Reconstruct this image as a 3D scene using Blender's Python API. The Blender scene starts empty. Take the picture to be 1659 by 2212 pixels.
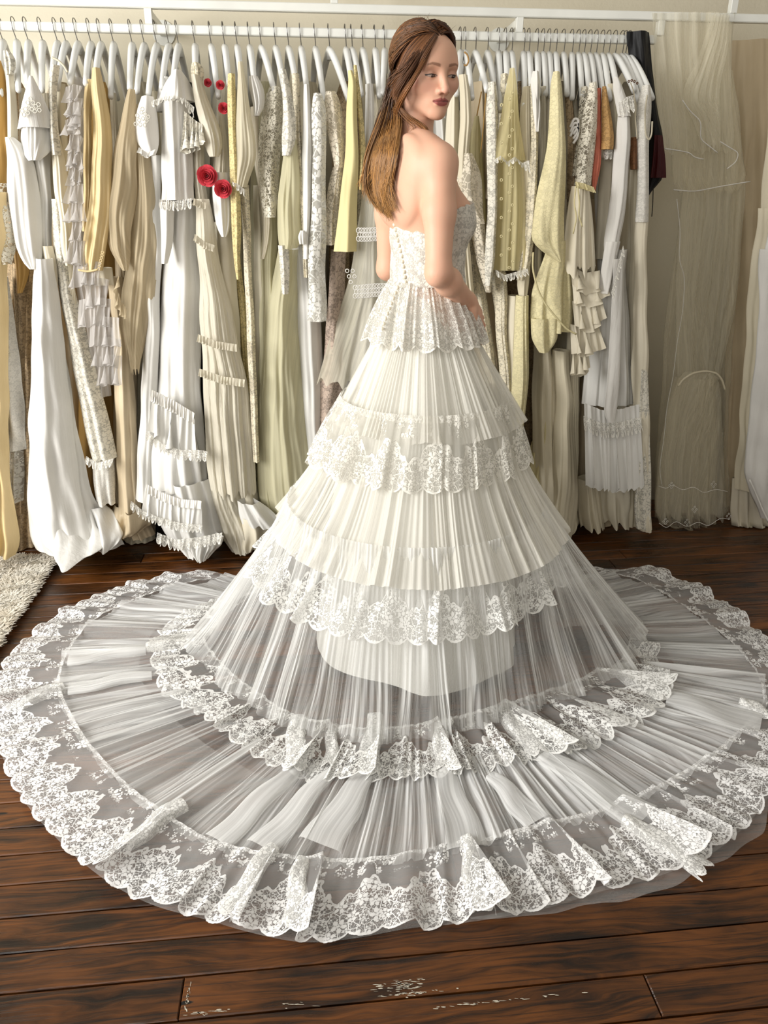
import bpy, math, random
import numpy as np
from mathutils import Vector
from mathutils.bvhtree import BVHTree

# ------------------------------------------------------------------ camera, world, lights, exposure
scene = bpy.context.scene
COL = scene.collection
FPX = 1600.0
PITCH, YAW, EYE = math.radians(22.6), math.radians(5.8), 1.39
_cp, _sp, _cq, _sq = math.cos(PITCH), math.sin(PITCH), math.cos(YAW), math.sin(YAW)
FW = np.array([_sq * _cp, _cq * _cp, -_sp]); RT = np.array([_cq, -_sq, 0.0]); UPV = np.cross(RT, FW)
EYEP = np.array([0.0, 0.0, EYE])
cam_data = bpy.data.cameras.new('camera')
cam_data.sensor_fit = 'VERTICAL'; cam_data.sensor_height = 36.0
cam_data.lens = 36.0 * FPX / 2212.0
cam_data.clip_start = 0.05
cam = bpy.data.objects.new('camera', cam_data); COL.objects.link(cam)
cam.location = (0, 0, EYE)
cam.rotation_euler = (math.radians(90) - PITCH, 0, -YAW)
scene.camera = cam

world = bpy.data.worlds.new('room_light'); scene.world = world; world.use_nodes = True
bg = world.node_tree.nodes['Background']
bg.inputs[0].default_value = (1.0, 0.94, 0.83, 1); bg.inputs[1].default_value = 0.46

def area(name, loc, target, sx, sy, power, color):
    l = bpy.data.lights.new(name, 'AREA'); l.shape = 'RECTANGLE'; l.size = sx; l.size_y = sy
    l.energy = power; l.color = color
    o = bpy.data.objects.new(name, l); COL.objects.link(o); o.location = loc
    o.rotation_euler = (Vector(target) - Vector(loc)).to_track_quat('-Z', 'Y').to_euler()
    return o
area('window_daylight', (-2.75, 0.75, 1.75), (0.4, 2.1, 0.8), 1.7, 1.9, 152, (1.0, 0.99, 0.97))
area('front_fill', (-1.6, -1.9, 2.1), (0.2, 2.2, 0.7), 1.5, 1.6, 34, (1.0, 0.99, 0.97))  # added weak fill lamp from the camera side, not a second window

scene.view_settings.view_transform = 'Standard'
scene.view_settings.look = 'None'
scene.view_settings.gamma = 1.0
scene.view_settings.use_curve_mapping = False
scene.view_settings.exposure = 0.07
scene.cycles.transparent_max_bounces = 24
scene.cycles.max_bounces = 5
scene.cycles.diffuse_bounces = 2
scene.cycles.glossy_bounces = 2
scene.cycles.transmission_bounces = 2
scene.cycles.caustics_reflective = False
scene.cycles.caustics_refractive = False
scene.cycles.adaptive_threshold = 0.06

# ------------------------------------------------------------------ helpers
def ray(px, py):
    return FW * FPX + RT * (px - 829.5) - UPV * (py - 1106.0)
def at(px, py, Y):                       # the point of the plane y=Y that the photograph shows at this pixel
    d = ray(px, py); return EYEP + d * (Y / d[1])
def on_floor(px, py, Z=0.0):
    d = ray(px, py); return EYEP + d * ((Z - EYE) / d[2])
def lin(c):
    return tuple(((v / 255) / 12.92 if v <= 10.3 else (((v / 255) + 0.055) / 1.055) ** 2.4) for v in c[:3])
def rgba(c): return lin(c) + (1.0,)

def link(o, parent=None):
    COL.objects.link(o)
    if parent is not None: o.parent = parent
    return o
def tag(o, label=None, cat=None, group=None, kind=None):
    if label: o['label'] = label
    if cat: o['category'] = cat
    if group: o['group'] = group
    if kind: o['kind'] = kind
    return o
def thing(name, label, cat, loc=(0, 0, 0), group=None):
    o = bpy.data.objects.new(name, None); o.empty_display_size = 0.05
    COL.objects.link(o); o.location = loc
    return tag(o, label, cat, group)

def mesh_np(name, verts, faces, mat=None, parent=None, uv=None, smooth=True, link_it=True, loc=None):
    """verts (n,3) world, faces (m,k) all quads or all tris; uv per vertex (n,2)."""
    verts = np.asarray(verts, dtype=np.float32).reshape(-1, 3); faces = np.asarray(faces, dtype=np.int32)
    me = bpy.data.meshes.new(name)
    k = faces.shape[1]
    off = np.array(parent.location, dtype=np.float32) if parent is not None and parent.parent is None else (
        np.array(parent.location + parent.parent.location, dtype=np.float32) if parent is not None else np.zeros(3, np.float32))
    if loc is not None and parent is None: off = np.asarray(loc, np.float32)
    if parent is None and loc is None: off = np.zeros(3, np.float32)
    me.vertices.add(len(verts)); me.vertices.foreach_set('co', (verts - off).ravel())
    me.loops.add(faces.size); me.loops.foreach_set('vertex_index', faces.ravel())
    me.polygons.add(len(faces)); me.polygons.foreach_set('loop_start', np.arange(0, faces.size, k, dtype=np.int32))
    if uv is not None:
        lay = me.uv_layers.new(name='UVMap')
        lay.data.foreach_set('uv', np.asarray(uv, dtype=np.float32)[faces.ravel()].ravel())
    me.update(calc_edges=True); me.validate()
    if smooth: me.polygons.foreach_set('use_smooth', np.ones(len(me.polygons), dtype=bool))
    o = bpy.data.objects.new(name, me)
    if mat: me.materials.append(mat)
    if link_it: link(o, parent)
    if loc is not None and parent is None: o.location = loc
    return o

def grid_faces(n, m, closed=False):
    """n columns (around), m rows; vertex index = i*m + j"""
    I = np.arange(n if closed else n - 1); J = np.arange(m - 1)
    a = (I[:, None] * m + J[None, :]).ravel(); b = (((I + 1) % n)[:, None] * m + J[None, :]).ravel()
    return np.stack([a, b, b + 1, a + 1], 1)

def tube_geo(path, radii, seg=8, cap=True, flat=1.0):
    """swept round tube -> verts, quads (caps closed to a small ring)"""
    P = np.asarray(path, float); n = len(P); r = np.broadcast_to(np.asarray(radii, float), (n,)).copy()
    if cap:
        P = np.vstack([P[:1], P, P[-1:]]); r = np.concatenate([[r[0] * .05], r, [r[-1] * .05]]); n += 2
    T = np.gradient(P, axis=0)
    if cap: T[0], T[1], T[-1], T[-2] = P[2] - P[1], P[2] - P[1], P[-2] - P[-3], P[-2] - P[-3]
    T /= np.linalg.norm(T, axis=1)[:, None] + 1e-12
    ref = np.array([0, 0, 1.0]) if abs(T[0][2]) < .9 else np.array([1.0, 0, 0])
    N = []
    for t in T:
        ref = ref - t * (ref @ t); ref /= np.linalg.norm(ref) + 1e-12; N.append(ref.copy())
    N = np.array(N); B = np.cross(T, N)
    a = np.arange(seg) / seg * 2 * np.pi
    V = P[None] + (np.cos(a)[:, None, None] * N[None] * flat + np.sin(a)[:, None, None] * B[None]) * r[None, :, None]
    return V.reshape(-1, 3), grid_faces(seg, n, True)

def merge(geos):
    V, Fs, o = [], [], 0
    for v, f in geos:
        V.append(v); Fs.append(np.asarray(f) + o); o += len(v)
    return np.vstack(V), np.vstack(Fs)

def box_geo(lo, hi, bevel=0.0):
    lo, hi = np.array(lo, float), np.array(hi, float); b = bevel
    if b <= 0:
        V = np.array([[x, y, z] for x in (lo[0], hi[0]) for y in (lo[1], hi[1]) for z in (lo[2], hi[2])])
        return V, np.array([[0, 1, 3, 2], [4, 6, 7, 5], [0, 4, 5, 1], [2, 3, 7, 6], [0, 2, 6, 4], [1, 5, 7, 3]])
    V = []
    for x in (0, 1):
        for y in (0, 1):
            for z in (0, 1):
                c = np.array([(lo, hi)[x][0], (lo, hi)[y][1], (lo, hi)[z][2]])
                s = np.array([1 - 2 * x, 1 - 2 * y, 1 - 2 * z]) * b
                for ax in range(3):
                    p = c + s; p[ax] = c[ax]; V.append(p)
    V = np.array(V)
    def vi(x, y, z, ax): return (x * 4 + y * 2 + z) * 3 + ax
    Fq = []
    for ax in range(3):
        u, w = [(1, 2), (0, 2), (0, 1)][ax]
        for s in (0, 1):
            q = []
            for (i, j) in ((0, 0), (1, 0), (1, 1), (0, 1)):
                c = [0, 0, 0]; c[ax] = s; c[u] = i; c[w] = j; q.append(vi(*c, ax))
            Fq.append(q if (s == 1) == (ax != 1) else q[::-1])
    for ax in range(3):                       # bevel strips along each axis
        u, w = [(1, 2), (0, 2), (0, 1)][ax]
        for i in (0, 1):
            for j in (0, 1):
                c0 = [0, 0, 0]; c0[u] = i; c0[w] = j; c1 = list(c0); c1[ax] = 1
                q = [vi(*c0, u), vi(*c1, u), vi(*c1, w), vi(*c0, w)]
                Fq.append(q)
    for x in (0, 1):
        for y in (0, 1):
            for z in (0, 1):
                q = [vi(x, y, z, 0), vi(x, y, z, 1), vi(x, y, z, 2), vi(x, y, z, 2)]
                Fq.append(q)
    return V, np.array(Fq)

def bm_fix(o):
    import bmesh
    b = bmesh.new(); b.from_mesh(o.data)
    bmesh.ops.remove_doubles(b, verts=b.verts, dist=1e-6)
    bmesh.ops.recalc_face_normals(b, faces=b.faces); b.to_mesh(o.data); b.free()
    return o
def box(name, lo, hi, mat, parent=None, bevel=0.003):
    import bmesh
    lo, hi = Vector(lo), Vector(hi)
    b = bmesh.new(); bmesh.ops.create_cube(b, size=1)
    off = Vector(parent.location) if parent is not None else Vector((0, 0, 0))
    for v in b.verts: v.co = Vector([lo[i] + (v.co[i] + .5) * (hi[i] - lo[i]) for i in range(3)]) - off
    if bevel > 0: bmesh.ops.bevel(b, geom=list(b.edges), offset=bevel, segments=1, affect='EDGES')
    me = bpy.data.meshes.new(name); b.to_mesh(me); b.free(); me.materials.append(mat)
    return link(bpy.data.objects.new(name, me), parent)

# ------------------------------------------------------------------ material helpers
class Mat:
    def __init__(s, name):
        s.m = bpy.data.materials.new(name); s.m.use_nodes = True; s.nt = s.m.node_tree; s.nt.nodes.clear()
        s.out = s.nt.nodes.new('ShaderNodeOutputMaterial')
    def set(s, sock, v):
        if isinstance(v, bpy.types.NodeSocket): s.nt.links.new(v, sock)
        elif v is not None: sock.default_value = v
    def n(s, t, props=None, ins=None, o=0):
        nd = s.nt.nodes.new('ShaderNode' + t)
        for k, v in (props or {}).items(): setattr(nd, k, v)
        for k, v in (ins or {}).items(): s.set(nd.inputs[k], v)
        return nd.outputs[o]
    def m_(s, op, a, b=None, c=None, clamp=False):
        nd = s.nt.nodes.new('ShaderNodeMath'); nd.operation = op; nd.use_clamp = clamp
        s.set(nd.inputs[0], a); s.set(nd.inputs[1], b); s.set(nd.inputs[2], c)
        return nd.outputs[0]
    def step(s, x, lo, hi, a=0.0, b=1.0):   # smooth map
        return s.n('MapRange', {'interpolation_type': 'SMOOTHSTEP'}, {0: x, 1: lo, 2: hi, 3: a, 4: b})
    def lerp(s, x, lo, hi, a=0.0, b=1.0):
        return s.n('MapRange', None, {0: x, 1: lo, 2: hi, 3: a, 4: b})
    def mixc(s, f, a, b):
        nd = s.nt.nodes.new('ShaderNodeMix'); nd.data_type = 'RGBA'
        s.set(nd.inputs[0], f); s.set(nd.inputs[6], a); s.set(nd.inputs[7], b); return nd.outputs[2]
    def noise(s, vec, scale, detail=2, rough=.5, o=0):
        return s.n('TexNoise', None, {'Vector': vec, 'Scale': scale, 'Detail': detail, 'Roughness': rough}, o)
    def vmul(s, vec, v):
        nd = s.nt.nodes.new('ShaderNodeVectorMath'); nd.operation = 'MULTIPLY'
        s.set(nd.inputs[0], vec); s.set(nd.inputs[1], v); return nd.outputs[0]
    def vadd(s, vec, v):
        nd = s.nt.nodes.new('ShaderNodeVectorMath'); nd.operation = 'ADD'
        s.set(nd.inputs[0], vec); s.set(nd.inputs[1], v); return nd.outputs[0]
    def uv(s): return s.n('TexCoord', o=2)
    def obj(s): return s.n('TexCoord', o=3)
    def sep(s, vec): nd = s.nt.nodes.new('ShaderNodeSeparateXYZ'); s.set(nd.inputs[0], vec); return nd.outputs
    def comb(s, x=0.0, y=0.0, z=0.0): return s.n('CombineXYZ', None, {0: x, 1: y, 2: z})
    def bump(s, h, strength, dist): return s.n('Bump', None, {'Height': h, 'Strength': strength, 'Distance': dist})
    def bsdf(s, color, rough=.6, normal=None, **kw):
        nd = s.nt.nodes.new('ShaderNodeBsdfPrincipled')
        s.set(nd.inputs['Base Color'], color); s.set(nd.inputs['Roughness'], rough)
        if normal is not None: s.set(nd.inputs['Normal'], normal)
        for k, v in kw.items(): s.set(nd.inputs[k.replace('_', ' ')], v)
        return nd.outputs[0]
    def mixs(s, f, a, b): return s.n('MixShader', None, {0: f, 1: a, 2: b})
    def transp(s, c=(1, 1, 1, 1)): return s.n('BsdfTransparent', None, {0: c})
    def cloth(s, color, rough=.7, normal=None, transl=.25, sheen=0.0, spec=.2):
        b = s.bsdf(color, rough, normal, **{'Specular_IOR_Level': spec, 'Sheen_Weight': sheen})
        if transl <= 0: return b
        t = s.n('BsdfTranslucent', None, {0: color})
        return s.mixs(transl, b, t)
    def done(s, shader): s.nt.links.new(shader, s.out.inputs[0]); return s.m

def plain(name, c, rough=.5, metal=0.0, bump=0.0, bscale=40):
    g = Mat(name); nrm = None
    if bump: nrm = g.bump(g.noise(g.obj(), bscale, 4), bump, .01)
    base = g.mixc(g.lerp(g.noise(g.obj(), 6, 3), .3, .7, 0, 1), rgba(c), rgba([v * .94 for v in c]))
    return g.done(g.bsdf(base, rough, nrm, Metallic=metal))

# ------------------------------------------------------------------ the setting
def wall_material():
    g = Mat('cream_plaster')
    p = g.obj()
    big = g.noise(p, 1.3, 4); fine = g.noise(p, 60, 6, .65)
    c = g.mixc(g.lerp(big, .35, .65), rgba((230, 223, 202)), rgba((222, 213, 190)))
    h = g.m_('ADD', g.m_('MULTIPLY', fine, .5), g.m_('MULTIPLY', g.noise(p, 9, 3), .6))
    return g.done(g.bsdf(c, .75, g.bump(h, .35, .008), Specular_IOR_Level=.25))
WALLY = 3.35
m_wall = wall_material()
wall = mesh_np('wall_back', [(-4, WALLY, -.05), (5, WALLY, -.05), (5, WALLY, 3.1), (-4, WALLY, 3.1), (-4, WALLY + .12, -.05), (5, WALLY + .12, -.05), (5, WALLY + .12, 3.1), (-4, WALLY + .12, 3.1)],
               [(0, 1, 2, 3), (4, 7, 6, 5), (0, 3, 7, 4), (1, 5, 6, 2), (3, 2, 6, 7), (0, 4, 5, 1)], m_wall, smooth=False)
tag(wall, 'cream painted plaster wall behind the rail of gowns', kind='structure')

def wood_material():
    g = Mat('dark_varnished_boards')
    info = g.n('ObjectInfo', o=5)                 # random per board
    p = g.vadd(g.obj(), g.comb(g.m_('MULTIPLY', info, 37.0), g.m_('MULTIPLY', info, 11.0), 0.0))
    warp = g.noise(g.vmul(p, (2.0, 9.0, 1.0)), 1.0, 3)
    q = g.vadd(g.vmul(p, (1.6, 38.0, 1.0)), g.comb(0.0, g.m_('MULTIPLY', warp, 5.0), 0.0))
    grain = g.noise(q, 2.2, 6, .62)
    streak = g.noise(g.vmul(p, (2.4, 150.0, 1.0)), 1.0, 4, .65)
    blotch = g.noise(g.vmul(p, (2.2, 5.0, 1.0)), 1.4, 4, .6)
    f = g.m_('ADD', g.m_('MULTIPLY', grain, .65), g.m_('MULTIPLY', blotch, .5))
    c1 = g.mixc(g.step(f, .42, .74), rgba((26, 13, 5)), rgba((118, 68, 24)))
    c2 = g.mixc(g.step(f, .42, .74), rgba((18, 9, 4)), rgba((74, 41, 14)))
    c = g.mixc(info, c1, c2)
    dark = g.step(streak, .54, .66)
    c = g.mixc(g.m_('MULTIPLY', dark, .65), c, rgba((20, 10, 5)))
    vor = g.n('TexVoronoi', None, {'Vector': g.vmul(p, (2.3, 11.0, 0.0)), 'Scale': 1.0})
    nail = g.step(vor, .035, .05, 1.0, 0.0)
    c = g.mixc(nail, c, rgba((10, 6, 4)))
    rgh = g.lerp(blotch, .3, .7, .22, .42)
    h = g.m_('ADD', grain, g.m_('MULTIPLY', g.m_('ADD', nail, dark), -.5))
    return g.done(g.bsdf(c, rgh, g.bump(h, .30, .004), Specular_IOR_Level=.42))
m_wood = wood_material()
m_gap = plain('dark_floor_gap', (14, 9, 6), .9)
m_residue = plain('old_white_paint_residue', (190, 182, 165), .9, bump=.3)
floor = mesh_np('floor', [(-4, -2.5, -.05), (5, -2.5, -.05), (5, WALLY, -.05), (-4, WALLY, -.05), (-4, -2.5, -.014), (5, -2.5, -.014), (5, WALLY, -.014), (-4, WALLY, -.014)],
                [(0, 3, 2, 1), (4, 5, 6, 7), (0, 1, 5, 4), (1, 2, 6, 5), (2, 3, 7, 6), (3, 0, 4, 7)], m_gap, smooth=False)
tag(floor, 'dark varnished timber board floor', kind='structure')
PW = 0.0845
rb = random.Random(4)
def board(x0, x1, y0, y1, dz):
    L, W = x1 - x0, y1 - y0
    g = .0016; cx, cy = (x0 + x1) / 2, (y0 + y1) / 2
    hx, hy = L / 2 - g * .6, W / 2 - g
    b = .0022
    V = [(-hx, -hy, -.014), (hx, -hy, -.014), (hx, hy, -.014), (-hx, hy, -.014),
         (-hx, -hy, -b), (hx, -hy, -b), (hx, hy, -b), (-hx, hy, -b),
         (-hx + b, -hy + b, 0), (hx - b, -hy + b, 0), (hx - b, hy - b, 0), (-hx + b, hy - b, 0)]
    Fq = [(0, 1, 5, 4), (1, 2, 6, 5), (2, 3, 7, 6), (3, 0, 4, 7), (4, 5, 9, 8), (5, 6, 10, 9), (6, 7, 11, 10), (7, 4, 8, 11), (8, 9, 10, 11)]
    me = bpy.data.meshes.new('floor_board'); me.from_pydata(V, [], Fq); me.materials.append(m_wood)
    o = bpy.data.objects.new('floor_board', me); o.location = (cx, cy, dz); link(o, floor); return o
y0 = 0.9345 - PW * 26
row = 0
while y0 < WALLY - .01:
    y1 = min(y0 + PW, WALLY)
    xs = [-3.9]
    x = -3.9 + rb.uniform(.3, 2.2)
    near = abs(y0 - 0.9345) < .01                  # the row with the butt joint and old residue in the foreground
    while x < 4.9:
        xs.append(x); x += rb.uniform(2.0, 4.2)
    if near: xs = [-3.9, -2.2, -0.287, 1.9, 4.2]
    xs.append(4.95)
    for a, b_ in zip(xs[:-1], xs[1:]):
        board(a, b_, y0, y1, rb.uniform(-.0012, .0004))
    y0 += PW; row += 1

# scraped old paint left on two of the near boards
rs = np.random.default_rng(21); SV, SF = [], []
for (px, py, ex, ey, nn) in ((868, 2130, .050, .012, 70), (900, 2146, .07, .004, 30), (405, 2158, .004, .030, 26), (440, 2188, .05, .004, 22), (1060, 2165, .16, .003, 30), (640, 2170, .05, .006, 8)):
    c = on_floor(px, py)
    for _ in range(nn):
        x, y = c[0] + rs.normal(0, ex * .5), c[1] + rs.normal(0, ey * .5); a, b_ = rs.uniform(.002, .010) * (1 if ex > .01 else .25), rs.uniform(.0006, .0016) * (1 if ex > .01 else 3)
        k = len(SV); ph = rs.uniform(0, 6.28)
        for q in range(6): SV.append((x + a * math.cos(q * 1.047 + .2 * ph) * rs.uniform(.6, 1), y + b_ * math.sin(q * 1.047) * rs.uniform(.6, 1), .0009))
        SF.append((k, k + 1, k + 2, k + 3)); SF.append((k, k + 3, k + 4, k + 5))
mesh_np('paint_residue', SV, SF, m_residue, floor, smooth=False)
# ------------------------------------------------------------------ the wall rack and its hangers
m_white = plain('white_painted_metal', (238, 238, 230), .35)
m_hanger = plain('white_plastic', (242, 242, 238), .28)
m_chrome = plain('chrome_wire', (150, 148, 145), .22, 1.0)
m_hole = plain('dark_bolt_hole', (25, 24, 22), .6, .3)
RY = 3.05                                        # the hanging rail's plane
rack = thing('wall_rack', 'white square-tube wall rack that carries the row of gowns on hangers', 'rack', (0.2, RY, 1.94))
T = .0135
def bar(name, x0, x1, zc, lab=None):
    o = box(name, (x0, RY - T, zc - T), (x1, RY + T, zc + T), m_white, rack)
    return o
bar('top_bar', -3.0, 3.2, 2.0155)
bar('hanging_rail', -3.0, 1.31, 1.9425)
for px in (322, 1122):
    x = at(px, 40, RY)[0]
    post = box('post', (x - .0125, RY - .0135, 1.956), (x + .0125, RY + .0135, 2.002), m_white, rack, .0015)
    br = box('bracket', (x - .012, RY + .0135, 1.974), (x + .012, WALLY - .006, 1.999), m_white, rack, .002)
    a = np.arange(24) / 24 * 2 * np.pi
    c, s = np.cos(a), np.sin(a)
    V = np.vstack([np.stack([x + .042 * c, np.full(24, WALLY - .006), 1.985 + .042 * s], 1), np.stack([x + .042 * c, np.full(24, WALLY - .0005), 1.985 + .042 * s], 1),
                   [[x, WALLY - .006, 1.985], [x, WALLY - .0005, 1.985]]])
    Fq = [[i, (i + 1) % 24, 24 + (i + 1) % 24, 24 + i] for i in range(24)] + [[48, (i + 1) % 24, i, i] for i in range(24)]
    fl = bpy.data.objects.new('flange', bpy.data.meshes.new('flange'))
    fl.data.from_pydata((V - np.array(rack.location)).tolist(), [], [list(dict.fromkeys(f)) for f in Fq]); fl.data.materials.append(m_white); link(fl, rack)
    for sx in (-.03, .03):
        v, f = tube_geo([(x + sx, WALLY - .009, 1.985), (x + sx, WALLY - .005, 1.985)], .0045, 10)
        mesh_np('bolt', v, f, m_hole, rack)
for px, z0, z1 in ((722, 2.029, 2.6), (1432, 1.956, 2.002), (-300, 1.956, 2.002), (1584, 2.029, 2.6)):
    x = at(px, 10, RY)[0]
    box('post', (x - .0125, RY - .0135, z0), (x + .0125, RY + .0135, z1), m_white, rack, .0015)
x = at(1432, 60, RY)[0]; 

HANG = []                                       # (neck px, neck py, tip px, tip py)
def hang(nx, tx, ty): HANG.append((nx, tx, ty))
for nx, tx, ty in [(7, 2, 205), (37, 41, 196), (62, 60, 180), (93, 92, 196), (125, 112, 190), (143, 125, 192), (169, 153, 180), (197, 186, 182), (219, 206, 180), (246, 240, 210),
                   (286, 281, 192), (312, 296, 199), (339, 321, 205), (365, 350, 190), (386, 374, 185), (422, 424, 195), (457, 472, 210), (486, 496, 190), (513, 523, 190), (540, 552, 200),
                   (565, 593, 200), (596, 614, 195), (624, 643, 205), (651, 664, 205), (682, 700, 220), (712, 752, 216), (748, 762, 200), (761, 780, 205), (784, 800, 215), (811, 819, 210), (831, 826, 205),
                   (995, 985, 205), (1005, 1019, 213), (1027, 1051, 196), (1053, 1070, 220), (1077, 1080, 240), (1092, 1096, 205), (1105, 1112, 205), (1131, 1132, 229), (1142, 1148, 215), (1160, 1162, 205),
                   (1173, 1178, 205), (1186, 1190, 210), (1200, 1205, 200), (1217, 1224, 205), (1235, 1235, 213), (1249, 1256, 210), (1261, 1272, 205), (1274, 1286, 210), (1287, 1303, 228), (1301, 1316, 215),
                   (1314, 1334, 205), (1328, 1369, 198), (1343, 1380, 222), (1350, 1394, 218), (1358, 1408, 214)]:
    hang(nx, tx, ty)
def make_hanger(nx, tx, ty, label):
    ny = 97 + (nx - 190) * .0225
    neck = at(nx, ny, RY); tip = at(tx, ty, RY - .20)
    d = tip - neck; d = d / .20                    # per metre of depth: sideways swing and drop
    h = thing('hanger', label, 'hanger', tuple(neck + np.array([0, 0, .075])), 'white hangers on the rail')
    # hook: from the neck up in front of the rail, over it and a little way down behind
    zt = 1.9425 + T
    hx = at(nx - 8 + (nx - 190) * .008, ny - 48, RY)[0]
    pts = [neck + np.array([0, 0, -.004]), neck + np.array([0, -.004, .016]), (hx + (neck[0] - hx) * .45, RY - .019, zt - .024), (hx, RY - .021, zt - .008)]
    for k in range(7):
        a = math.pi * (1 - k / 6.0)
        pts.append((hx, RY + .0205 * math.cos(a), zt + .0015 + .013 * math.sin(a)))
    pts.append((hx, RY + .021, zt - .018))
    v, f = tube_geo(pts, .0017, 6)
    mesh_np('hook', v, f, m_chrome, h)
    # body: the front arm to the tip, and the rear arm mirrored through the neck
    def arm(sg):
        P = []
        for t in np.linspace(0, 1, 9):
            yy = sg * .205 * t
            drop = (-tip[2] + neck[2]) * (.22 * t + .78 * t ** 1.35)
            sw = (tip[0] - neck[0]) * t * (1 if sg < 0 else -1)
            P.append(neck + np.array([sw, yy, -drop]))
        return P
    A = arm(-1)[::-1] + arm(1)[1:]
    tt = np.linspace(-1, 1, len(A)); rad = .0125 - .0035 * np.abs(tt)
    v, f = tube_geo(A, rad, 10, flat=1.15)
    mesh_np('shoulder_bar', v, f, m_hanger, h)
    v, f = tube_geo([neck + np.array([0, 0, .004]), neck + np.array([0, 0, -.004]), neck + np.array([0, 0, -.03])], [.008, .0105, .012], 10)
    mesh_np('neck', v, f, m_hanger, h)
    return h
# ------------------------------------------------------------------ the bridal gown: materials
def tulle_mat(name, c, base, gain, streak=260.0, bundle=22.0, transl=.35, rough=.8, lo=.3):
    """pleated tulle: how much of the net one looks through varies from pleat to pleat"""
    g = Mat(name); uv0 = g.uv()
    wv = g.noise(g.vmul(uv0, (6, 2.2, 1)), 1.0, 0); uv = g.vadd(uv0, g.comb(g.m_('MULTIPLY', g.m_('SUBTRACT', wv, .5), .06), 0.0, 0.0))
    fine = g.noise(g.vmul(uv, (streak, 1.6, 1.0)), 1.0, 2, .6)
    mid = g.noise(g.vmul(uv, (streak * .33, 1.0, 1.0)), 1.0, 2, .6)
    bun = g.noise(g.vmul(uv, (bundle, .9, 1.0)), 1.0, 2, .5)
    a = g.m_('ADD', g.m_('MULTIPLY', g.lerp(fine, .36, .68), .52), g.m_('MULTIPLY', g.lerp(mid, .34, .68), .45))
    a = g.m_('MULTIPLY', a, g.lerp(bun, .38, .60, lo, 1.25))
    a = g.m_('ADD', g.m_('MULTIPLY', a, gain), base, clamp=True)
    a = g.m_('MINIMUM', a, .97)
    sh = g.cloth(rgba(c), rough, None, transl)
    return g.done(g.mixs(a, g.transp(), sh))

def net_mat(name, c, alpha, transl=.3):
    g = Mat(name)
    n = g.noise(g.vmul(g.uv(), (300, 300, 1)), 1.0, 2)
    return g.done(g.mixs(g.lerp(n, .3, .7, alpha * .75, alpha * 1.25), g.transp(), g.cloth(rgba(c), .8, None, transl)))

def flower(g, uv, S, pet, r0, r1, seed):
    """five-petalled motifs scattered over uv: (mask, depth)"""
    v = g.vadd(g.vmul(uv, (S, S, 0)), (seed, seed * .37, 0))
    nd = g.nt.nodes.new('ShaderNodeTexVoronoi'); nd.voronoi_dimensions = '2D'; nd.inputs['Scale'].default_value = 1.0
    nd.inputs['Randomness'].default_value = .75
    g.set(nd.inputs['Vector'], v)
    dist, pos, colr = nd.outputs['Distance'], nd.outputs['Position'], nd.outputs['Color']
    d = g.sep(g.vadd(v, g.vmul(pos, (-1, -1, -1))))
    rnd = g.sep(colr)[0]
    ang = g.m_('ADD', g.m_('ARCTAN2', d[1], d[0]), g.m_('MULTIPLY', rnd, 6.28))
    wav = g.m_('COSINE', g.m_('MULTIPLY', ang, float(pet)))
    size = g.m_('MULTIPLY', g.m_('ADD', g.m_('MULTIPLY', wav, r1), r0), g.lerp(rnd, 0, 1, .75, 1.15))
    inside = g.m_('SUBTRACT', size, dist)
    mask = g.step(inside, -.015, .03)
    gap = g.m_('MULTIPLY', g.step(g.m_('ABSOLUTE', g.m_('SINE', g.m_('MULTIPLY', ang, pet * .5))), .90, .99), g.step(dist, .07, .12))
    ring = g.m_('MULTIPLY', g.step(dist, .06, .08), g.step(dist, .13, .11))
    hole = g.m_('MAXIMUM', g.m_('MULTIPLY', gap, .75), g.m_('MULTIPLY', ring, .6))
    return g.m_('MULTIPLY', mask, g.m_('SUBTRACT', 1.0, hole)), inside

def cords(g, uv, S, w, warp=.35):
    n = g.noise(g.vmul(uv, (S * .35, S * .35, 0)), 1.0, 2, .5, 1)
    v = g.vadd(g.vmul(uv, (S, S, 0)), g.vmul(n, (warp * 3, warp * 3, 0)))
    e = g.n('TexVoronoi', {'voronoi_dimensions': '2D', 'feature': 'DISTANCE_TO_EDGE'}, {'Vector': v, 'Scale': 1.0, 'Randomness': 1.0})
    return g.step(e, w, w * .6, 0.0, 1.0)

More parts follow.
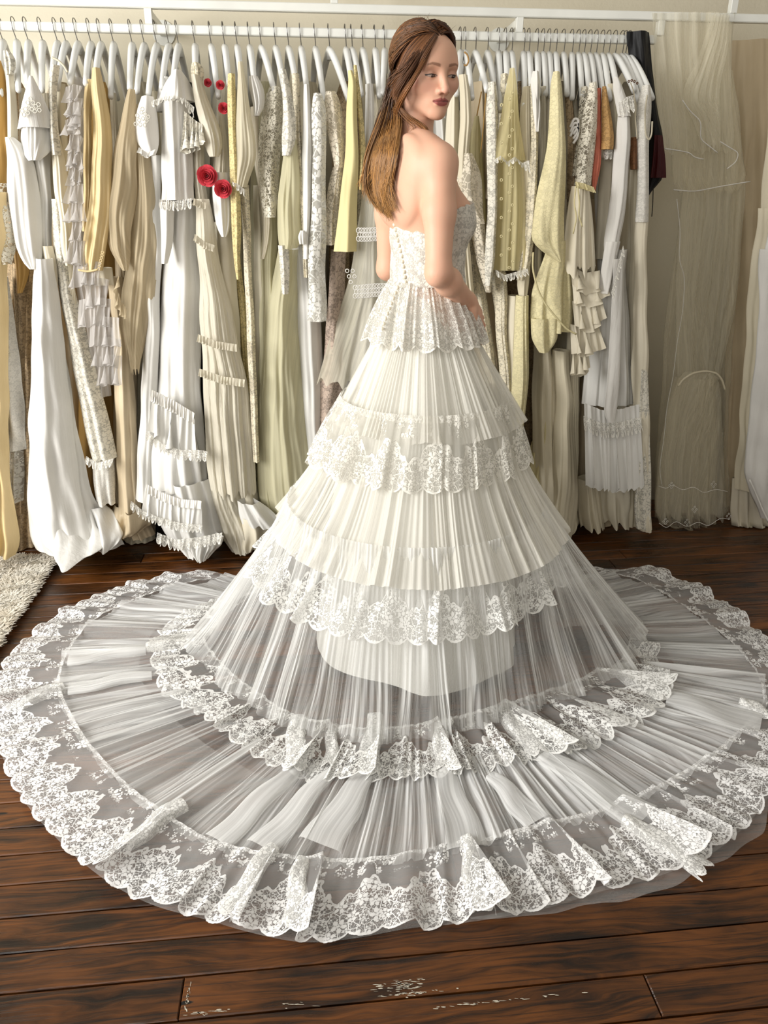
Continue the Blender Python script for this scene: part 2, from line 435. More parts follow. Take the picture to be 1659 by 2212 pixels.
def lace_mat(name, c, W, net=.22, dense=None, seed=0.0, scallop=.062, open_top=True, transl=.25, size=1.0, fill=0.0):
    """corded floral lace on net; uv.x runs along the band, uv.y from its scalloped edge (0) to its seam (W), in metres"""
    g = Mat(name); uv = g.uv(); u, v, _ = g.sep(uv)
    fl, _i = flower(g, uv, 19.0 / size, 5, .34, .085, seed)
    lf, _j = flower(g, uv, 46.0 / size, 3, .30, .15, seed + 5)
    cd = cords(g, uv, 84.0 / size, .070)
    big = cords(g, uv, 34.0 / size, .06, .6)
    pat = g.m_('MAXIMUM', g.m_('MAXIMUM', fl, g.m_('MULTIPLY', lf, .95)), g.m_('MAXIMUM', g.m_('MULTIPLY', cd, .85), big))
    ph = g.m_('ABSOLUTE', g.m_('SUBTRACT', g.m_('MULTIPLY', g.m_('FRACT', g.m_('DIVIDE', u, scallop)), 2.0), 1.0))
    nz = g.noise(g.vmul(uv, (150, 150, 0)), 1.0, 1)
    edge = g.m_('ADD', g.m_('MULTIPLY', g.m_('POWER', ph, 2.2), .016), g.m_('MULTIPLY', nz, .004))
    inside = g.step(g.m_('SUBTRACT', v, edge), 0.0, .0012)
    rim = g.m_('MULTIPLY', g.step(g.m_('SUBTRACT', v, edge), .009, .005), .92)
    if open_top:
        wob = g.noise(g.vmul(uv, (30, 30, 0)), 1.0, 2)
        cosb = g.m_('COSINE', g.m_('MULTIPLY', u, 2 * math.pi / .155))
        cos2 = g.m_('ABSOLUTE', g.m_('SINE', g.m_('MULTIPLY', u, math.pi / .034)))
        vb = g.m_('ADD', g.m_('ADD', g.m_('MULTIPLY', cosb, W * .13), g.m_('MULTIPLY', cos2, W * .07)), g.m_('ADD', W * .38, g.m_('MULTIPLY', wob, W * .30)))
        zone = g.step(g.m_('SUBTRACT', vb, v), -.002, .004)
        rimb = g.m_('MULTIPLY', g.step(g.m_('ABSOLUTE', g.m_('SUBTRACT', vb, v)), .0055, .0035), .9)
        spray = g.m_('MULTIPLY', g.m_('MAXIMUM', lf, fl), g.m_('MULTIPLY', g.step(v, W * .70, W * .80), g.step(g.noise(g.vmul(uv, (16, 6, 0)), 1.0, 1), .47, .52)))
        seam = g.m_('MULTIPLY', g.step(v, W * .93, W * .965), g.lerp(nz, .35, .65, .35, .9))
        pat = g.m_('MAXIMUM', g.m_('MAXIMUM', g.m_('MULTIPLY', pat, zone), rimb), g.m_('MAXIMUM', spray, seam))
    pat = g.m_('MAXIMUM', pat, rim)
    a = g.m_('MULTIPLY', g.m_('MAXIMUM', g.m_('MAXIMUM', pat, net), fill), inside)
    nrm = g.bump(pat, .8, .003)
    col = g.mixc(pat, rgba([x * .93 for x in c]), rgba(c))
    return g.done(g.mixs(a, g.transp(), g.cloth(col, .75, nrm, transl)))

def satin_lace_mat(name, c, size=1.0, depth=.5):
    """lace mounted on satin: opaque, the motif stands a little proud and whiter"""
    g = Mat(name); uv = g.uv()
    fl, _ = flower(g, uv, 21.0 / size, 5, .40, .09, 2.0)
    lf, _ = flower(g, uv, 48.0 / size, 3, .33, .15, 7.0)
    cd = cords(g, uv, 70.0 / size, .09)
    pat = g.m_('MAXIMUM', g.m_('MAXIMUM', fl, lf), g.m_('MULTIPLY', cd, .8))
    col = g.mixc(pat, rgba([x * (1 - .16 * depth) for x in c]), rgba(c))
    return g.done(g.cloth(col, .6, g.bump(pat, .5, .003), .1, spec=.25))

def fabric(name, c, rough=.55, wrinkle=.25, scale=9.0, transl=.12, alpha=1.0, sheen=0.0, spec=.25):
    g = Mat(name); p = g.obj()
    w = g.noise(g.vmul(p, (scale * 2.2, scale * 2.2, scale * .35)), 1.0, 3, .55)
    t = g.noise(g.vmul(p, (420, 420, 420)), 1.0, 1)
    h = g.m_('ADD', g.m_('MULTIPLY', w, 1.0), g.m_('MULTIPLY', t, .03))
    col = g.mixc(g.lerp(g.noise(p, 7.0, 2), .35, .65), rgba(c), rgba([x * .965 for x in c]))
    sh = g.cloth(col, rough, g.bump(h, wrinkle, .02), transl, sheen, spec)
    if alpha < 1:
        f = g.noise(g.vmul(g.uv(), (70, 1.2, 1.0)), 1.0, 2)
        sh = g.mixs(g.lerp(f, .3, .7, alpha - .16, min(1.0, alpha + .16)), g.transp(), sh)
    return g.done(sh)

IVORY = (249, 246, 236)
mg_tulle_up = tulle_mat('gathered_tulle', IVORY, .34, .62, 240, 20)
mg_tulle_mid = tulle_mat('gathered_tulle_skirt', IVORY, .40, .60, 230, 16)
mg_tulle_low = tulle_mat('sheer_gathered_tulle', (247, 247, 244), .17, .80, 210, 15, lo=.12)
mg_tulle_train = tulle_mat('sheer_train_tulle', (247, 247, 245), .19, .86, 150, 13, lo=.14)
mg_net = net_mat('fine_net', (240, 238, 234), .22)
mg_satin = fabric('ivory_lining_satin', (243, 241, 232), .45, .2, 6)
mg_lace1 = lace_mat('hip_lace', IVORY, .17, .58, seed=1.0, open_top=False, scallop=.075, size=.72)
mg_lace2 = lace_mat('skirt_lace', IVORY, .19, .34, seed=2.0, size=.74)
mg_lace3 = lace_mat('lower_skirt_lace', (248, 247, 242), .20, .28, seed=3.0, size=.76)
mg_lace4 = lace_mat('floor_lace', (248, 247, 243), .20, .24, seed=4.0, size=.74)
mg_lace5 = lace_mat('train_lace', (249, 248, 246), .22, .22, seed=6.0, scallop=.075, size=.78)
mg_bodice = satin_lace_mat('bodice_lace', (236, 231, 219), .72, 1.0)
mg_pleatlace = lace_mat('doubled_lace', (250, 249, 245), .22, .62, seed=8.0, scallop=.05, open_top=False, size=.7, fill=.62)
mg_pleattulle = tulle_mat('doubled_tulle', (248, 248, 246), .50, .50, 150, 40)
mg_button = plain('covered_button', (240, 233, 212), .4)

# ------------------------------------------------------------------ the bridal gown: shape
CX, CY = 0.33, 2.15
TAU = 2 * math.pi
def fold_fn(seed, freqs, closed=True):
    """a sum of periodic waves of random phase: theta -> about -1..1"""
    r = np.random.default_rng(seed); terms = [(int(f) if closed else f, r.uniform(0, TAU), r.uniform(.6, 1)) for f in freqs]
    s = math.sqrt(sum(a * a for _, _, a in terms))
    return lambda th: sum(a * np.sin(f * th + p) for f, p, a in terms) / s
def ring(cx, r, z, cy=CY, wob=0.0, seed=0):
    def fn(th):
        rr = r * (1 + wob * fold_fn(seed, [2, 3, 4])(th)) if wob else r
        return np.stack([cx + rr * np.cos(th), cy + rr * np.sin(th), np.full_like(th, z)], -1)
    return fn
def polar(px, z, extra=()):
    """a ring on the floor through photographed outline points, as (theta, radius)"""
    P = [on_floor(a, b, z) for a, b in px]
    L = [(math.atan2(p[1] - CY, p[0] - CX), math.hypot(p[0] - CX, p[1] - CY)) for p in P]
    L = [((t + TAU) if t < math.radians(75) else t, r) for t, r in L] + [(math.radians(a), r) for a, r in extra]
    L.sort()
    return np.array([t for t, _ in L]), np.array([r for _, r in L])
def floor_ring(tab, z, dr=0.0):
    t, r = tab
    def fn(th):
        rr = np.interp(th, t, r)
        k = max(1, int(len(th) * .012)); ker = np.hanning(2 * k + 3); ker /= ker.sum()
        rr = np.convolve(np.pad(rr, (k + 1, k + 1), mode='edge'), ker, 'valid') + dr
        return np.stack([CX + rr * np.cos(th), CY + rr * np.sin(th), np.full_like(th, z)], -1)
    return fn
def tier(name, top, bot, mat, parent, n, m, th0=0.0, th1=TAU, fold=None, bulge=0.0, W=None, ulen=None, ztan=None, minz=.004, drop=None, uoff=0.0, lace=False):
    """a gathered band of cloth between two rings. fold(th,t)->(out, along) displacements in metres"""
    closed = abs((th1 - th0) - TAU) < 1e-6
    th = np.linspace(th0, th1, n, endpoint=not closed); t = np.linspace(0, 1, m)
    A, B = top(th), bot(th)
    P = A[:, None] * (1 - t)[None, :, None] + B[:, None] * t[None, :, None]
    if bulge:
        rad = np.stack([np.cos(th), np.sin(th), np.zeros(n)], -1)
        P += rad[:, None] * (bulge * np.sin(math.pi * t) * (1))[None, :, None]
    if drop is not None: P[..., 2] = A[:, None, 2] + (B - A)[:, None, 2] * drop(t)[None]
    dth = np.gradient(P, axis=0) if not closed else (np.roll(P, -1, 0) - np.roll(P, 1, 0))
    dt = np.gradient(P, axis=1)
    N = np.cross(dth, dt); N /= np.linalg.norm(N, axis=-1, keepdims=True) + 1e-9
    s = np.sign((N * np.stack([np.cos(th), np.sin(th), np.full(n, .6)], -1)[:, None]).sum(-1, keepdims=True)); N *= s
    Tn = dth / (np.linalg.norm(dth, axis=-1, keepdims=True) + 1e-9)
    if fold is not None:
        o, a = fold(th[:, None], t[None, :])
        P = P + N * (o * np.ones((n, m)))[..., None] + Tn * (a * np.ones((n, m)))[..., None]
    if ztan is not None: P = ztan(P, th, t)
    P[..., 2] = np.maximum(P[..., 2], minz)
    seg = np.linalg.norm(np.diff(B, axis=0), axis=1); u = np.concatenate([[0], np.cumsum(seg)]) * (ulen or 1.35) + uoff
    if lace:                                                 # the pattern keeps its size round the folds
        E_ = P[:, -1] if not closed else np.vstack([P[:, -1], P[:1, -1]])
        u = np.concatenate([[0], np.cumsum(np.linalg.norm(np.diff(E_, axis=0), axis=1))])[:n] + uoff
    w = W if W is not None else float(np.linalg.norm((B - A), axis=1).mean())
    uv = np.stack([np.broadcast_to(u[:, None], (n, m)), np.broadcast_to((1 - t)[None] * w, (n, m))], -1)
    return mesh_np(name, P.reshape(-1, 3), grid_faces(n, m, closed), mat, parent, uv.reshape(-1, 2))

rg = np.random.default_rng(12)
def pleats(seed, big, mid, fine, ab, am, af, p=1.0, big_n=5, closed=True):
    fb = fold_fn(seed, rg.integers(big[0], big[1], big_n)); fm = fold_fn(seed + 1, rg.integers(mid[0], mid[1], 6)); ff = fold_fn(seed + 2, rg.integers(fine[0], fine[1], 8))
    fa = fold_fn(seed + 3, rg.integers(big[0], big[1] + 4, 5))
    def fn(th, t):
        g = t ** p
        return ab * g * fb(th) + am * (.25 + .75 * g) * fm(th) + af * (.5 + .5 * g) * ff(th), .6 * ab * g * fa(th)
    return fn

def build_skirt(P):
    # petticoat: opaque satin cone
    tier('underskirt', ring(.332, .085, 1.185), ring(.345, .335, .03, 2.16, .05, 3), mg_satin, P, 160, 30, fold=pleats(3, (5, 9), (12, 20), (30, 40), .012, .005, .001), bulge=.045)
    # hip flounce of lace
    o = tier('hip_lace_flounce', ring(.330, .098, 1.192), ring(.340, .172, 1.016), mg_lace1, P, 640, 26, bulge=.007, W=.17, lace=True,
         fold=pleats(21, (9, 15), (24, 34), (50, 70), .012, .005, .002, .8))
    tag(o, 'scalloped ivory lace flounce at the hips')
    t1 = tier('tulle_tier', ring(.337, .108, 1.10), ring(.350, .278, .795), mg_tulle_up, P, 900, 24, bulge=.0, fold=pleats(31, (9, 14), (36, 52), (120, 170), .015, .006, .0022))
    tag(t1, 'uppermost tier of pleated ivory tulle below the hip lace')
    o = tier('lace_flounce', ring(.342, .252, .868), ring(.327, .322, .668), mg_lace2, t1, 900, 26, bulge=.004, W=.20, lace=True, fold=pleats(41, (13, 19), (26, 36), (60, 80), .030, .007, .002, .75))
    tag(o, 'upper scalloped lace flounce')
    t2 = tier('tulle_tier', ring(.34, .235, .86), ring(.333, .458, .455), mg_tulle_mid, P, 1100, 26, bulge=-.028, fold=pleats(51, (10, 15), (40, 60), (140, 200), .020, .008, .0028))
    tag(t2, 'middle tier of pleated ivory tulle')
    o = tier('lace_flounce', ring(.315, .375, .50), ring(.293, .492, .305), mg_lace3, t2, 1200, 28, W=.215, lace=True, fold=pleats(61, (13, 20), (28, 40), (70, 90), .036, .009, .002, .75))
    tag(o, 'middle scalloped lace flounce')
    # --- everything from here lies on the floor at its outer edge
    T3 = polar([(413, 1398), (453, 1451), (520, 1510), (612, 1571), (690, 1592), (765, 1604), (877, 1600), (970, 1584), (1063, 1560), (1170, 1527), (1269, 1490), (1372, 1440)], .03,
               [(60, .52), (90, .50), (120, .55), (150, .70), (395, .70), (360, .80), (420, .52), (450, .5)])
    F3 = polar([(345, 1360), (325, 1415), (345, 1500), (420, 1545), (480, 1592), (540, 1640), (590, 1662), (650, 1692), (760, 1702), (830, 1692), (920, 1692), (1000, 1682), (1100, 1660), (1160, 1652),
                (1240, 1637), (1320, 1602), (1430, 1545), (1452, 1500), (1437, 1450), (1410, 1390), (1335, 1320), (1262, 1262)], .015, [(138, .70), (404, .62)])
    T4 = polar([(370, 1268), (190, 1345), (135, 1420), (118, 1480), (150, 1560), (215, 1652), (340, 1762), (450, 1832), (600, 1862), (780, 1872), (940, 1845), (1170, 1792), (1380, 1732), (1480, 1680),
                (1590, 1600), (1659, 1525), (1650, 1470), (1600, 1405), (1500, 1325), (1370, 1250)], .012, [(134, .74), (140, .82), (398, .74)])
    F4 = polar([(530, 1248), (410, 1237), (300, 1255), (150, 1312), (60, 1372), (2, 1440), (-22, 1540), (0, 1650), (40, 1732), (100, 1802), (170, 1870), (240, 1922), (330, 1966), (430, 1990), (550, 2026),
                (650, 2046), (760, 2036), (880, 2012), (1000, 2002), (1100, 1986), (1200, 1966), (1300, 1932), (1450, 1892), (1560, 1842), (1659, 1742), (1712, 1620), (1715, 1480), (1659, 1382), (1580, 1310),
                (1500, 1262), (1410, 1228), (1330, 1226), (1215, 1246)], .008)
    t3 = tier('tulle_tier', ring(.318, .40, .55), floor_ring(T3, .03), mg_tulle_low, P, 1900, 30, drop=lambda t: t ** .85, W=.75,
         fold=pleats(71, (14, 22), (60, 90), (200, 280), .020, .009, .0035))
    tag(t3, 'sheer pleated tulle tier that spreads onto the floor')
    # upright folds of doubled lace: (theta deg, height, half-width deg)
    def ridges(L, seed, lo, hi, amp):
        base = pleats(seed, (26, 44), (60, 90), (150, 200), amp, amp * .5, amp * .2, .5)
        def fn(th, t):
            o, a = base(th, t); o = o + amp * .8
            for d, h, w in L:
                x = (th - math.radians(d)) / math.radians(w)
                b = np.exp(-x * x)
                o = o + h * b * (.35 + .65 * t); a = a + h * 1.15 * b * (1 - .4 * x) * (.3 + .7 * t)
            return o, a
        return fn
    th_px = lambda a, b: math.degrees(math.atan2(on_floor(a, b)[1] - CY, on_floor(a, b)[0] - CX)) % 360
    R3 = [(th_px(640, 1650), .045, 1.5), (th_px(720, 1640), .03, 1.2), (th_px(800, 1620), .055, 1.5), (th_px(940, 1640), .05, 1.5), (th_px(1140, 1610), .06, 1.6), (th_px(1300, 1570), .03, 1.1),
          (th_px(1410, 1520), .06, 2.5), (th_px(350, 1410), .05, 2.0), (th_px(400, 1440), .035, 2.0), (th_px(500, 1560), .03, 1.3)]
    f3 = tier('lace_flounce', floor_ring(T3, .035, -.05), floor_ring(F3, .014), mg_lace4, t3, 2400, 18, math.radians(138), math.radians(404), fold=ridges(R3, 81, 0, 0, .012), W=.20, lace=True)
    tag(f3, 'inner ring of scalloped lace lying on the floor')
    t4 = tier('tulle_tier', floor_ring(F3, .02, -.07), floor_ring(T4, .012), mg_tulle_train, P, 3000, 16, math.radians(134), math.radians(398), W=.5, ulen=1.0,
         fold=pleats(91, (30, 44), (110, 150), (330, 420), .013, .009, .004, .4))
    tag(t4, 'widest tier of sheer pleated tulle forming the train')
    R4 = [(th_px(590 - 60, 1930), .05, .9), (th_px(650, 1940), .05, .9), (th_px(1015, 1920), .06, 1.0), (th_px(1430, 1840), .06, .9), (th_px(320, 1800), .055, 1.0), (th_px(70, 1510), .05, 1.4),
          (th_px(1130, 1900), .03, .8), (th_px(1240, 1880), .03, .8), (th_px(450, 1880), .02, .7), (th_px(1520, 1800), .03, .8), (th_px(1620, 1700), .04, 1.2)]
    f4 = tier('lace_flounce', floor_ring(T4, .014, -.015), floor_ring(F4, .008), mg_lace5, t4, 3200, 18, math.radians(134), math.radians(395), fold=ridges(R4, 101, 0, 0, .011), W=.22, lace=True)
    tag(f4, 'outermost ring of wide scalloped lace edging the train')
    und = tier('net_underlayer', floor_ring(T4, .006, -.25), floor_ring(F4, .004, -.012), mg_net, P, 500, 6, math.radians(136), math.radians(393), minz=.002,
               fold=lambda th, t: (0 * th, 0 * th))
    tag(und, 'plain net layer showing beneath the lace edge')
    th_a, th_b = math.radians(268), math.radians(322)
    tp = lambda th: .036 * np.clip(np.minimum((th - th_a) / .25, (th_b - th) / .25), 0, 1) * (1 + .18 * np.sin(th * 19) + .1 * np.sin(th * 47))
    def out_edge(th):
        p = floor_ring(F4, .003, 0.0)(th); k = (tp(th) - .02)[:, None]
        p[:, :2] += np.stack([np.cos(th), np.sin(th)], -1) * k; return p
    sl = tier('net_edge', floor_ring(F4, .0045, -.022), out_edge, mg_net, P, 220, 4, th_a, th_b, minz=.002, fold=lambda th, t: (0 * th, 0 * th))

    def pleat(name, a, b, w0, w1, h, mat, parent, z0=.012, bend=0.0):
        A, B = on_floor(*a), on_floor(*b); d = B - A; L = np.linalg.norm(d); d = d / L; s = np.array([-d[1], d[0], 0]); n, m = 15, 16
        V = np.zeros((n, m, 3)); UV = np.zeros((n, m, 2)); x = np.linspace(-1, 1, n); ph = a[0] * .1
        for j in range(m):
            t = j / (m - 1); c = A + d * L * t + s * bend * math.sin(math.pi * t) + s * .004 * math.sin(9 * t + ph); w = w0 + (w1 - w0) * t ** .8; hh = h * (.55 + .45 * math.sin(math.pi * min(1, t + .25)))
            xs_ = x + .35 * np.sin(math.pi * x)                       # the two sides tuck in under the crest
            V[:, j, :2] = c[:2] + s[:2] * (w * .5 * xs_)[:, None]
            V[:, j, 2] = z0 + hh * (1 - np.abs(x) ** 2.4) * (1 + .12 * np.sin(5 * x + 7 * t + ph)); UV[:, j] = np.stack([x * w * 1.3 + a[0] * .01, np.full(n, (1 - t) * L)], 1)
        return mesh_np(name, V.reshape(-1, 3), grid_faces(n, m), mat, parent, UV.reshape(-1, 2))
    for a, b, w0, w1 in (((592, 1848), (478, 1998), .028, .048), ((652, 1876), (632, 2032), .030, .055), ((1006, 1828), (1040, 1994), .030, .058), ((1345, 1786), (1532, 1898), .032, .060),
                         ((398, 1752), (262, 1846), .034, .050), ((140, 1498), (4, 1548), .036, .044), ((1595, 1530), (1665, 1560), .03, .04)):
        pleat('lace_pleat', a, b, w0, w1, .028, mg_pleatlace, t4, .014)
    for a, b, w0, w1 in (((645, 1572), (636, 1690), .050, .060), ((812, 1566), (792, 1700), .046, .062), ((950, 1584), (958, 1686), .040, .052), ((1080, 1552), (1172, 1652), .044, .062),
                         ((1330, 1462), (1438, 1528), .06, .07), ((408, 1398), (316, 1414), .05, .045), ((720, 1600), (712, 1680), .03, .04)):
        pleat('lace_pleat', a, b, w0, w1, .030, mg_pleatlace, t3, .020)
    for a, b, w0, w1 in (((636, 1676), (470, 1832), .040, .075), ((790, 1690), (690, 1840), .045, .11), ((958, 1680), (1012, 1846), .045, .10), ((1172, 1644), (1392, 1782), .050, .11), ((712, 1684), (566, 1846), .03, .08),
                         ((318, 1414), (150, 1436), .05, .06), ((1440, 1520), (1640, 1580), .06, .12), ((1060, 1690), (1160, 1790), .03, .08), ((330, 1470), (150, 1500), .03, .06)):
        pleat('tulle_pleat', a, b, w0, w1, .020, mg_pleattulle, t4, .016)
# ------------------------------------------------------------------ gowns on the rail: fabrics
def open_lace_mat(name, c, net=.25, size=1.0, seed=0.0):
    g = Mat(name); uv = g.uv()
    fl, _ = flower(g, uv, 24.0 / size, 5, .38, .09, seed); lf, _ = flower(g, uv, 52.0 / size, 4, .33, .12, seed + 3)
    cd = cords(g, uv, 60.0 / size, .10)
    pat = g.m_('MAXIMUM', g.m_('MAXIMUM', fl, lf), g.m_('MULTIPLY', cd, .9))
    return g.done(g.mixs(g.m_('MAXIMUM', pat, net), g.transp(), g.cloth(rgba(c), .75, g.bump(pat, .7, .003), .2)))
F = dict(
    white=fabric('white_satin', (240, 238, 232), .42, .34, 8), cotton=fabric('white_cotton', (242, 239, 232), .7, .40, 13), ivory=fabric('ivory_crepe', (239, 230, 207), .6, .22, 9),
    cream=fabric('cream_satin', (234, 224, 198), .45, .25, 8), beige=fabric('beige_silk', (218, 200, 168), .45, .3, 9), gold=fabric('golden_silk', (232, 208, 158), .38, .35, 10),
    deepgold=fabric('old_gold_silk', (214, 172, 102), .45, .3, 12), yellow=fabric('pale_yellow_crepe', (238, 224, 168), .6, .15, 7), butter=fabric('butter_cream_silk', (232, 220, 172), .5, .25, 9),
    gauze=fabric('crinkled_ivory_gauze', (238, 231, 212), .75, .5, 26, .3), chiffon=fabric('ivory_chiffon', (238, 230, 206), .7, .25, 12, .35, .90),
    taupe=fabric('taupe_chiffon', (214, 198, 166), .7, .2, 9, .35, .86), green=fabric('pale_celadon_chiffon', (234, 228, 194), .7, .25, 10, .35, .90),
    organza=fabric('grey_white_organza', (232, 228, 224), .5, .3, 20, .4, .62), net=fabric('white_net', (242, 237, 218), .7, .2, 12, .35, .55), yellownet=fabric('yellow_net', (248, 236, 186), .7, .2, 12, .4, .66),
    black=fabric('black_satin', (14, 13, 14), .5, .3, 9, 0), coral=fabric('coral_lace_cloth', (222, 130, 106), .6, .5, 30, .1), bronze=satin_lace_mat('bronze_lace', (196, 154, 98), .7, .9),
    brown=satin_lace_mat('brown_sequin_cloth', (120, 80, 50), .4, 1.0), oldlace=satin_lace_mat('old_brown_lace', (188, 164, 130), .8, 1.3), pinklace=satin_lace_mat('dusty_rose_lace', (196, 176, 160), 1.0, 1.3),
    lace=satin_lace_mat('white_guipure_lace', (242, 237, 222), .9, 1.2), ivlace=satin_lace_mat('ivory_lace_cloth', (240, 230, 204), .8, 1.2), goldlace=satin_lace_mat('antique_yellow_lace', (232, 214, 156), .6, 1.1),
    crochet=open_lace_mat('ivory_crochet', (238, 232, 214), .12, .9), florallace=open_lace_mat('white_floral_lace_on_net', (242, 240, 232), .38, 1.7, 4.0), puffl=open_lace_mat('cream_petal_lace', (240, 230, 210), .45, 1.3, 7.0),
    yfloral=satin_lace_mat('pale_yellow_floral_jacquard', (238, 227, 182), .8, .35), jacq=satin_lace_mat('white_textured_jacquard', (238, 234, 224), .5, .5), red=fabric('rose_red_satin', (214, 74, 84), .45, .3, 20, .05),
    trim=lace_mat('narrow_lace_trim', (244, 241, 232), .03, .40, seed=9.0, open_top=False, scallop=.02, size=.45), veil=tulle_mat('ivory_veil_tulle', (244, 236, 212), .12, .34, 120, 30, .4), veil2=tulle_mat('ivory_veil_tulle_folded', (246, 240, 220), .20, .40, 110, 30, .4),
)
RAIL_F = 2.85
def floor_py(px, Y):
    lo, hi = 600., 2200.
    for _ in range(40):
        mid = (lo + hi) / 2
        if at(px, mid, Y)[2] > 0: lo = mid
        else: hi = mid
    return lo
def _resample(rows, m, soft=2):
    R = np.array([(r[0], r[1], r[2], r[3] if len(r) > 3 else 0.0) for r in rows], float)
    ys_ = np.linspace(R[0, 0], R[-1, 0], m)
    out = np.stack([ys_] + [np.interp(ys_, R[:, 0], R[:, k]) for k in (1, 2, 3)], 1)
    for _ in range(soft): out[1:-1, 1:] = (out[:-2, 1:] + 2 * out[1:-1, 1:] + out[2:, 1:]) / 4
    return out
def drape(name, rows, mat, parent, Y=RAIL_F, D=.09, k=3.0, amp=.30, n=None, m=None, hem=.0, seed=None, soft=2, label=None, sway=.8, fine=0.0, crumple=1.0):
    """a hanging length of cloth: rows give its left and right edge down the photograph, seen on the plane Y; D is its depth front to back"""
    if seed is None: seed = abs(hash((name, rows[0][0], rows[0][1], rows[-1][0]))) % 99991 if False else int(sum((i + 3) * (r[0] * 7 + r[1] * 13 + r[2]) for i, r in enumerate(rows))) % 99991
    r_ = np.random.default_rng(seed)
    m = m or int(np.clip((rows[-1][0] - rows[0][0]) / 11, 10, 48)); W0 = max(r[2] - r[1] for r in rows); n = n or int(np.clip(W0 / 2.2 + k * 4, 18, 64))
    R = _resample(rows, m, soft); nb = max(6, n // 3); N = n + nb
    V = np.zeros((N, m, 3)); UV = np.zeros((N, m, 2)); s = np.linspace(0, 1, n); sb = np.linspace(1, 0, nb + 2)[1:-1]
    p1, p2, p3 = r_.uniform(0, TAU, 3); kk2 = k * r_.uniform(1.6, 2.3); dr = r_.uniform(-sway, sway)
    Ls = [at(l, y, Y + dy) for y, l, rr, dy in R]; Rs = [at(rr, y, Y + dy) for y, l, rr, dy in R]
    z_h = (Ls[-1][2] + Rs[-1][2]) / 2
    for j in range(m):
        t = j / (m - 1); L, Rr = Ls[j], Rs[j]; w = Rr[0] - L[0]; y0 = (L[1] + Rr[1]) / 2
        g = .45 + .55 * t
        wave = np.sin(TAU * k * s + p1 + dr * t * 2 + .7 * np.sin(TAU * s + p3)); wave = np.sign(wave) * np.abs(wave) ** .8
        wave = wave * .75 + .35 * np.sin(TAU * kk2 * s + p2 - dr * t)
        if fine: wave = wave + fine * np.sin(TAU * k * 4.3 * s + p3 + 3 * t)
        A = amp * w / max(k, 1) * g; env = np.sin(math.pi * np.clip(s, .0, 1)) ** .45
        d = min(D, max(.012, w * 1.2))
        z = L[2] + (Rr[2] - L[2]) * s + (hem * (wave * .5) * (t > .93) * (t - .93) / .07)
        V[:n, j, 0] = L[0] + w * s + .10 * A * np.cos(TAU * k * s + p1) * env
        V[:n, j, 1] = y0 + d * .5 * (1 - np.sin(math.pi * s)) + A * wave * env
        V[:n, j, 2] = z
        V[n:, j, 0] = L[0] + w * sb; V[n:, j, 1] = y0 + d * .5 + d * .5 * np.sin(math.pi * sb); V[n:, j, 2] = L[2] + (Rr[2] - L[2]) * sb
        UV[:n, j, 0] = s * w * 1.25; UV[n:, j, 0] = sb * w * 1.25 + .31; UV[:, j, 1] = V[:, j, 2] - z_h
    # soft crumples and an uneven outline
    wm = max(Rr[0] - L[0] for L, Rr in zip(Ls, Rs)); c = crumple * min(1.0, wm / .07)
    X_, Z_ = V[..., 0], V[..., 2]; dy_, dx_ = np.zeros((N, m)), np.zeros((N, m))
    for q in range(5):
        kx, kz, ph, ph2 = r_.uniform(20, 95), r_.uniform(3, 24), *r_.uniform(0, TAU, 2)
        dy_ += np.sin(kx * X_ + kz * Z_ + ph) * np.sin(kz * .45 * Z_ - kx * .3 * X_ + ph2); dx_ += .45 * np.sin(kz * 1.3 * Z_ + ph2 + 20 * X_)
    V[..., 1] += c * .0042 * dy_; V[..., 0] += c * .0020 * dx_
    V[..., 2] = np.maximum(V[..., 2], .004)
    o = mesh_np(name, V.reshape(-1, 3), grid_faces(N, m, True), mat, parent, UV.reshape(-1, 2))
    if label: tag(o, label)
    return o
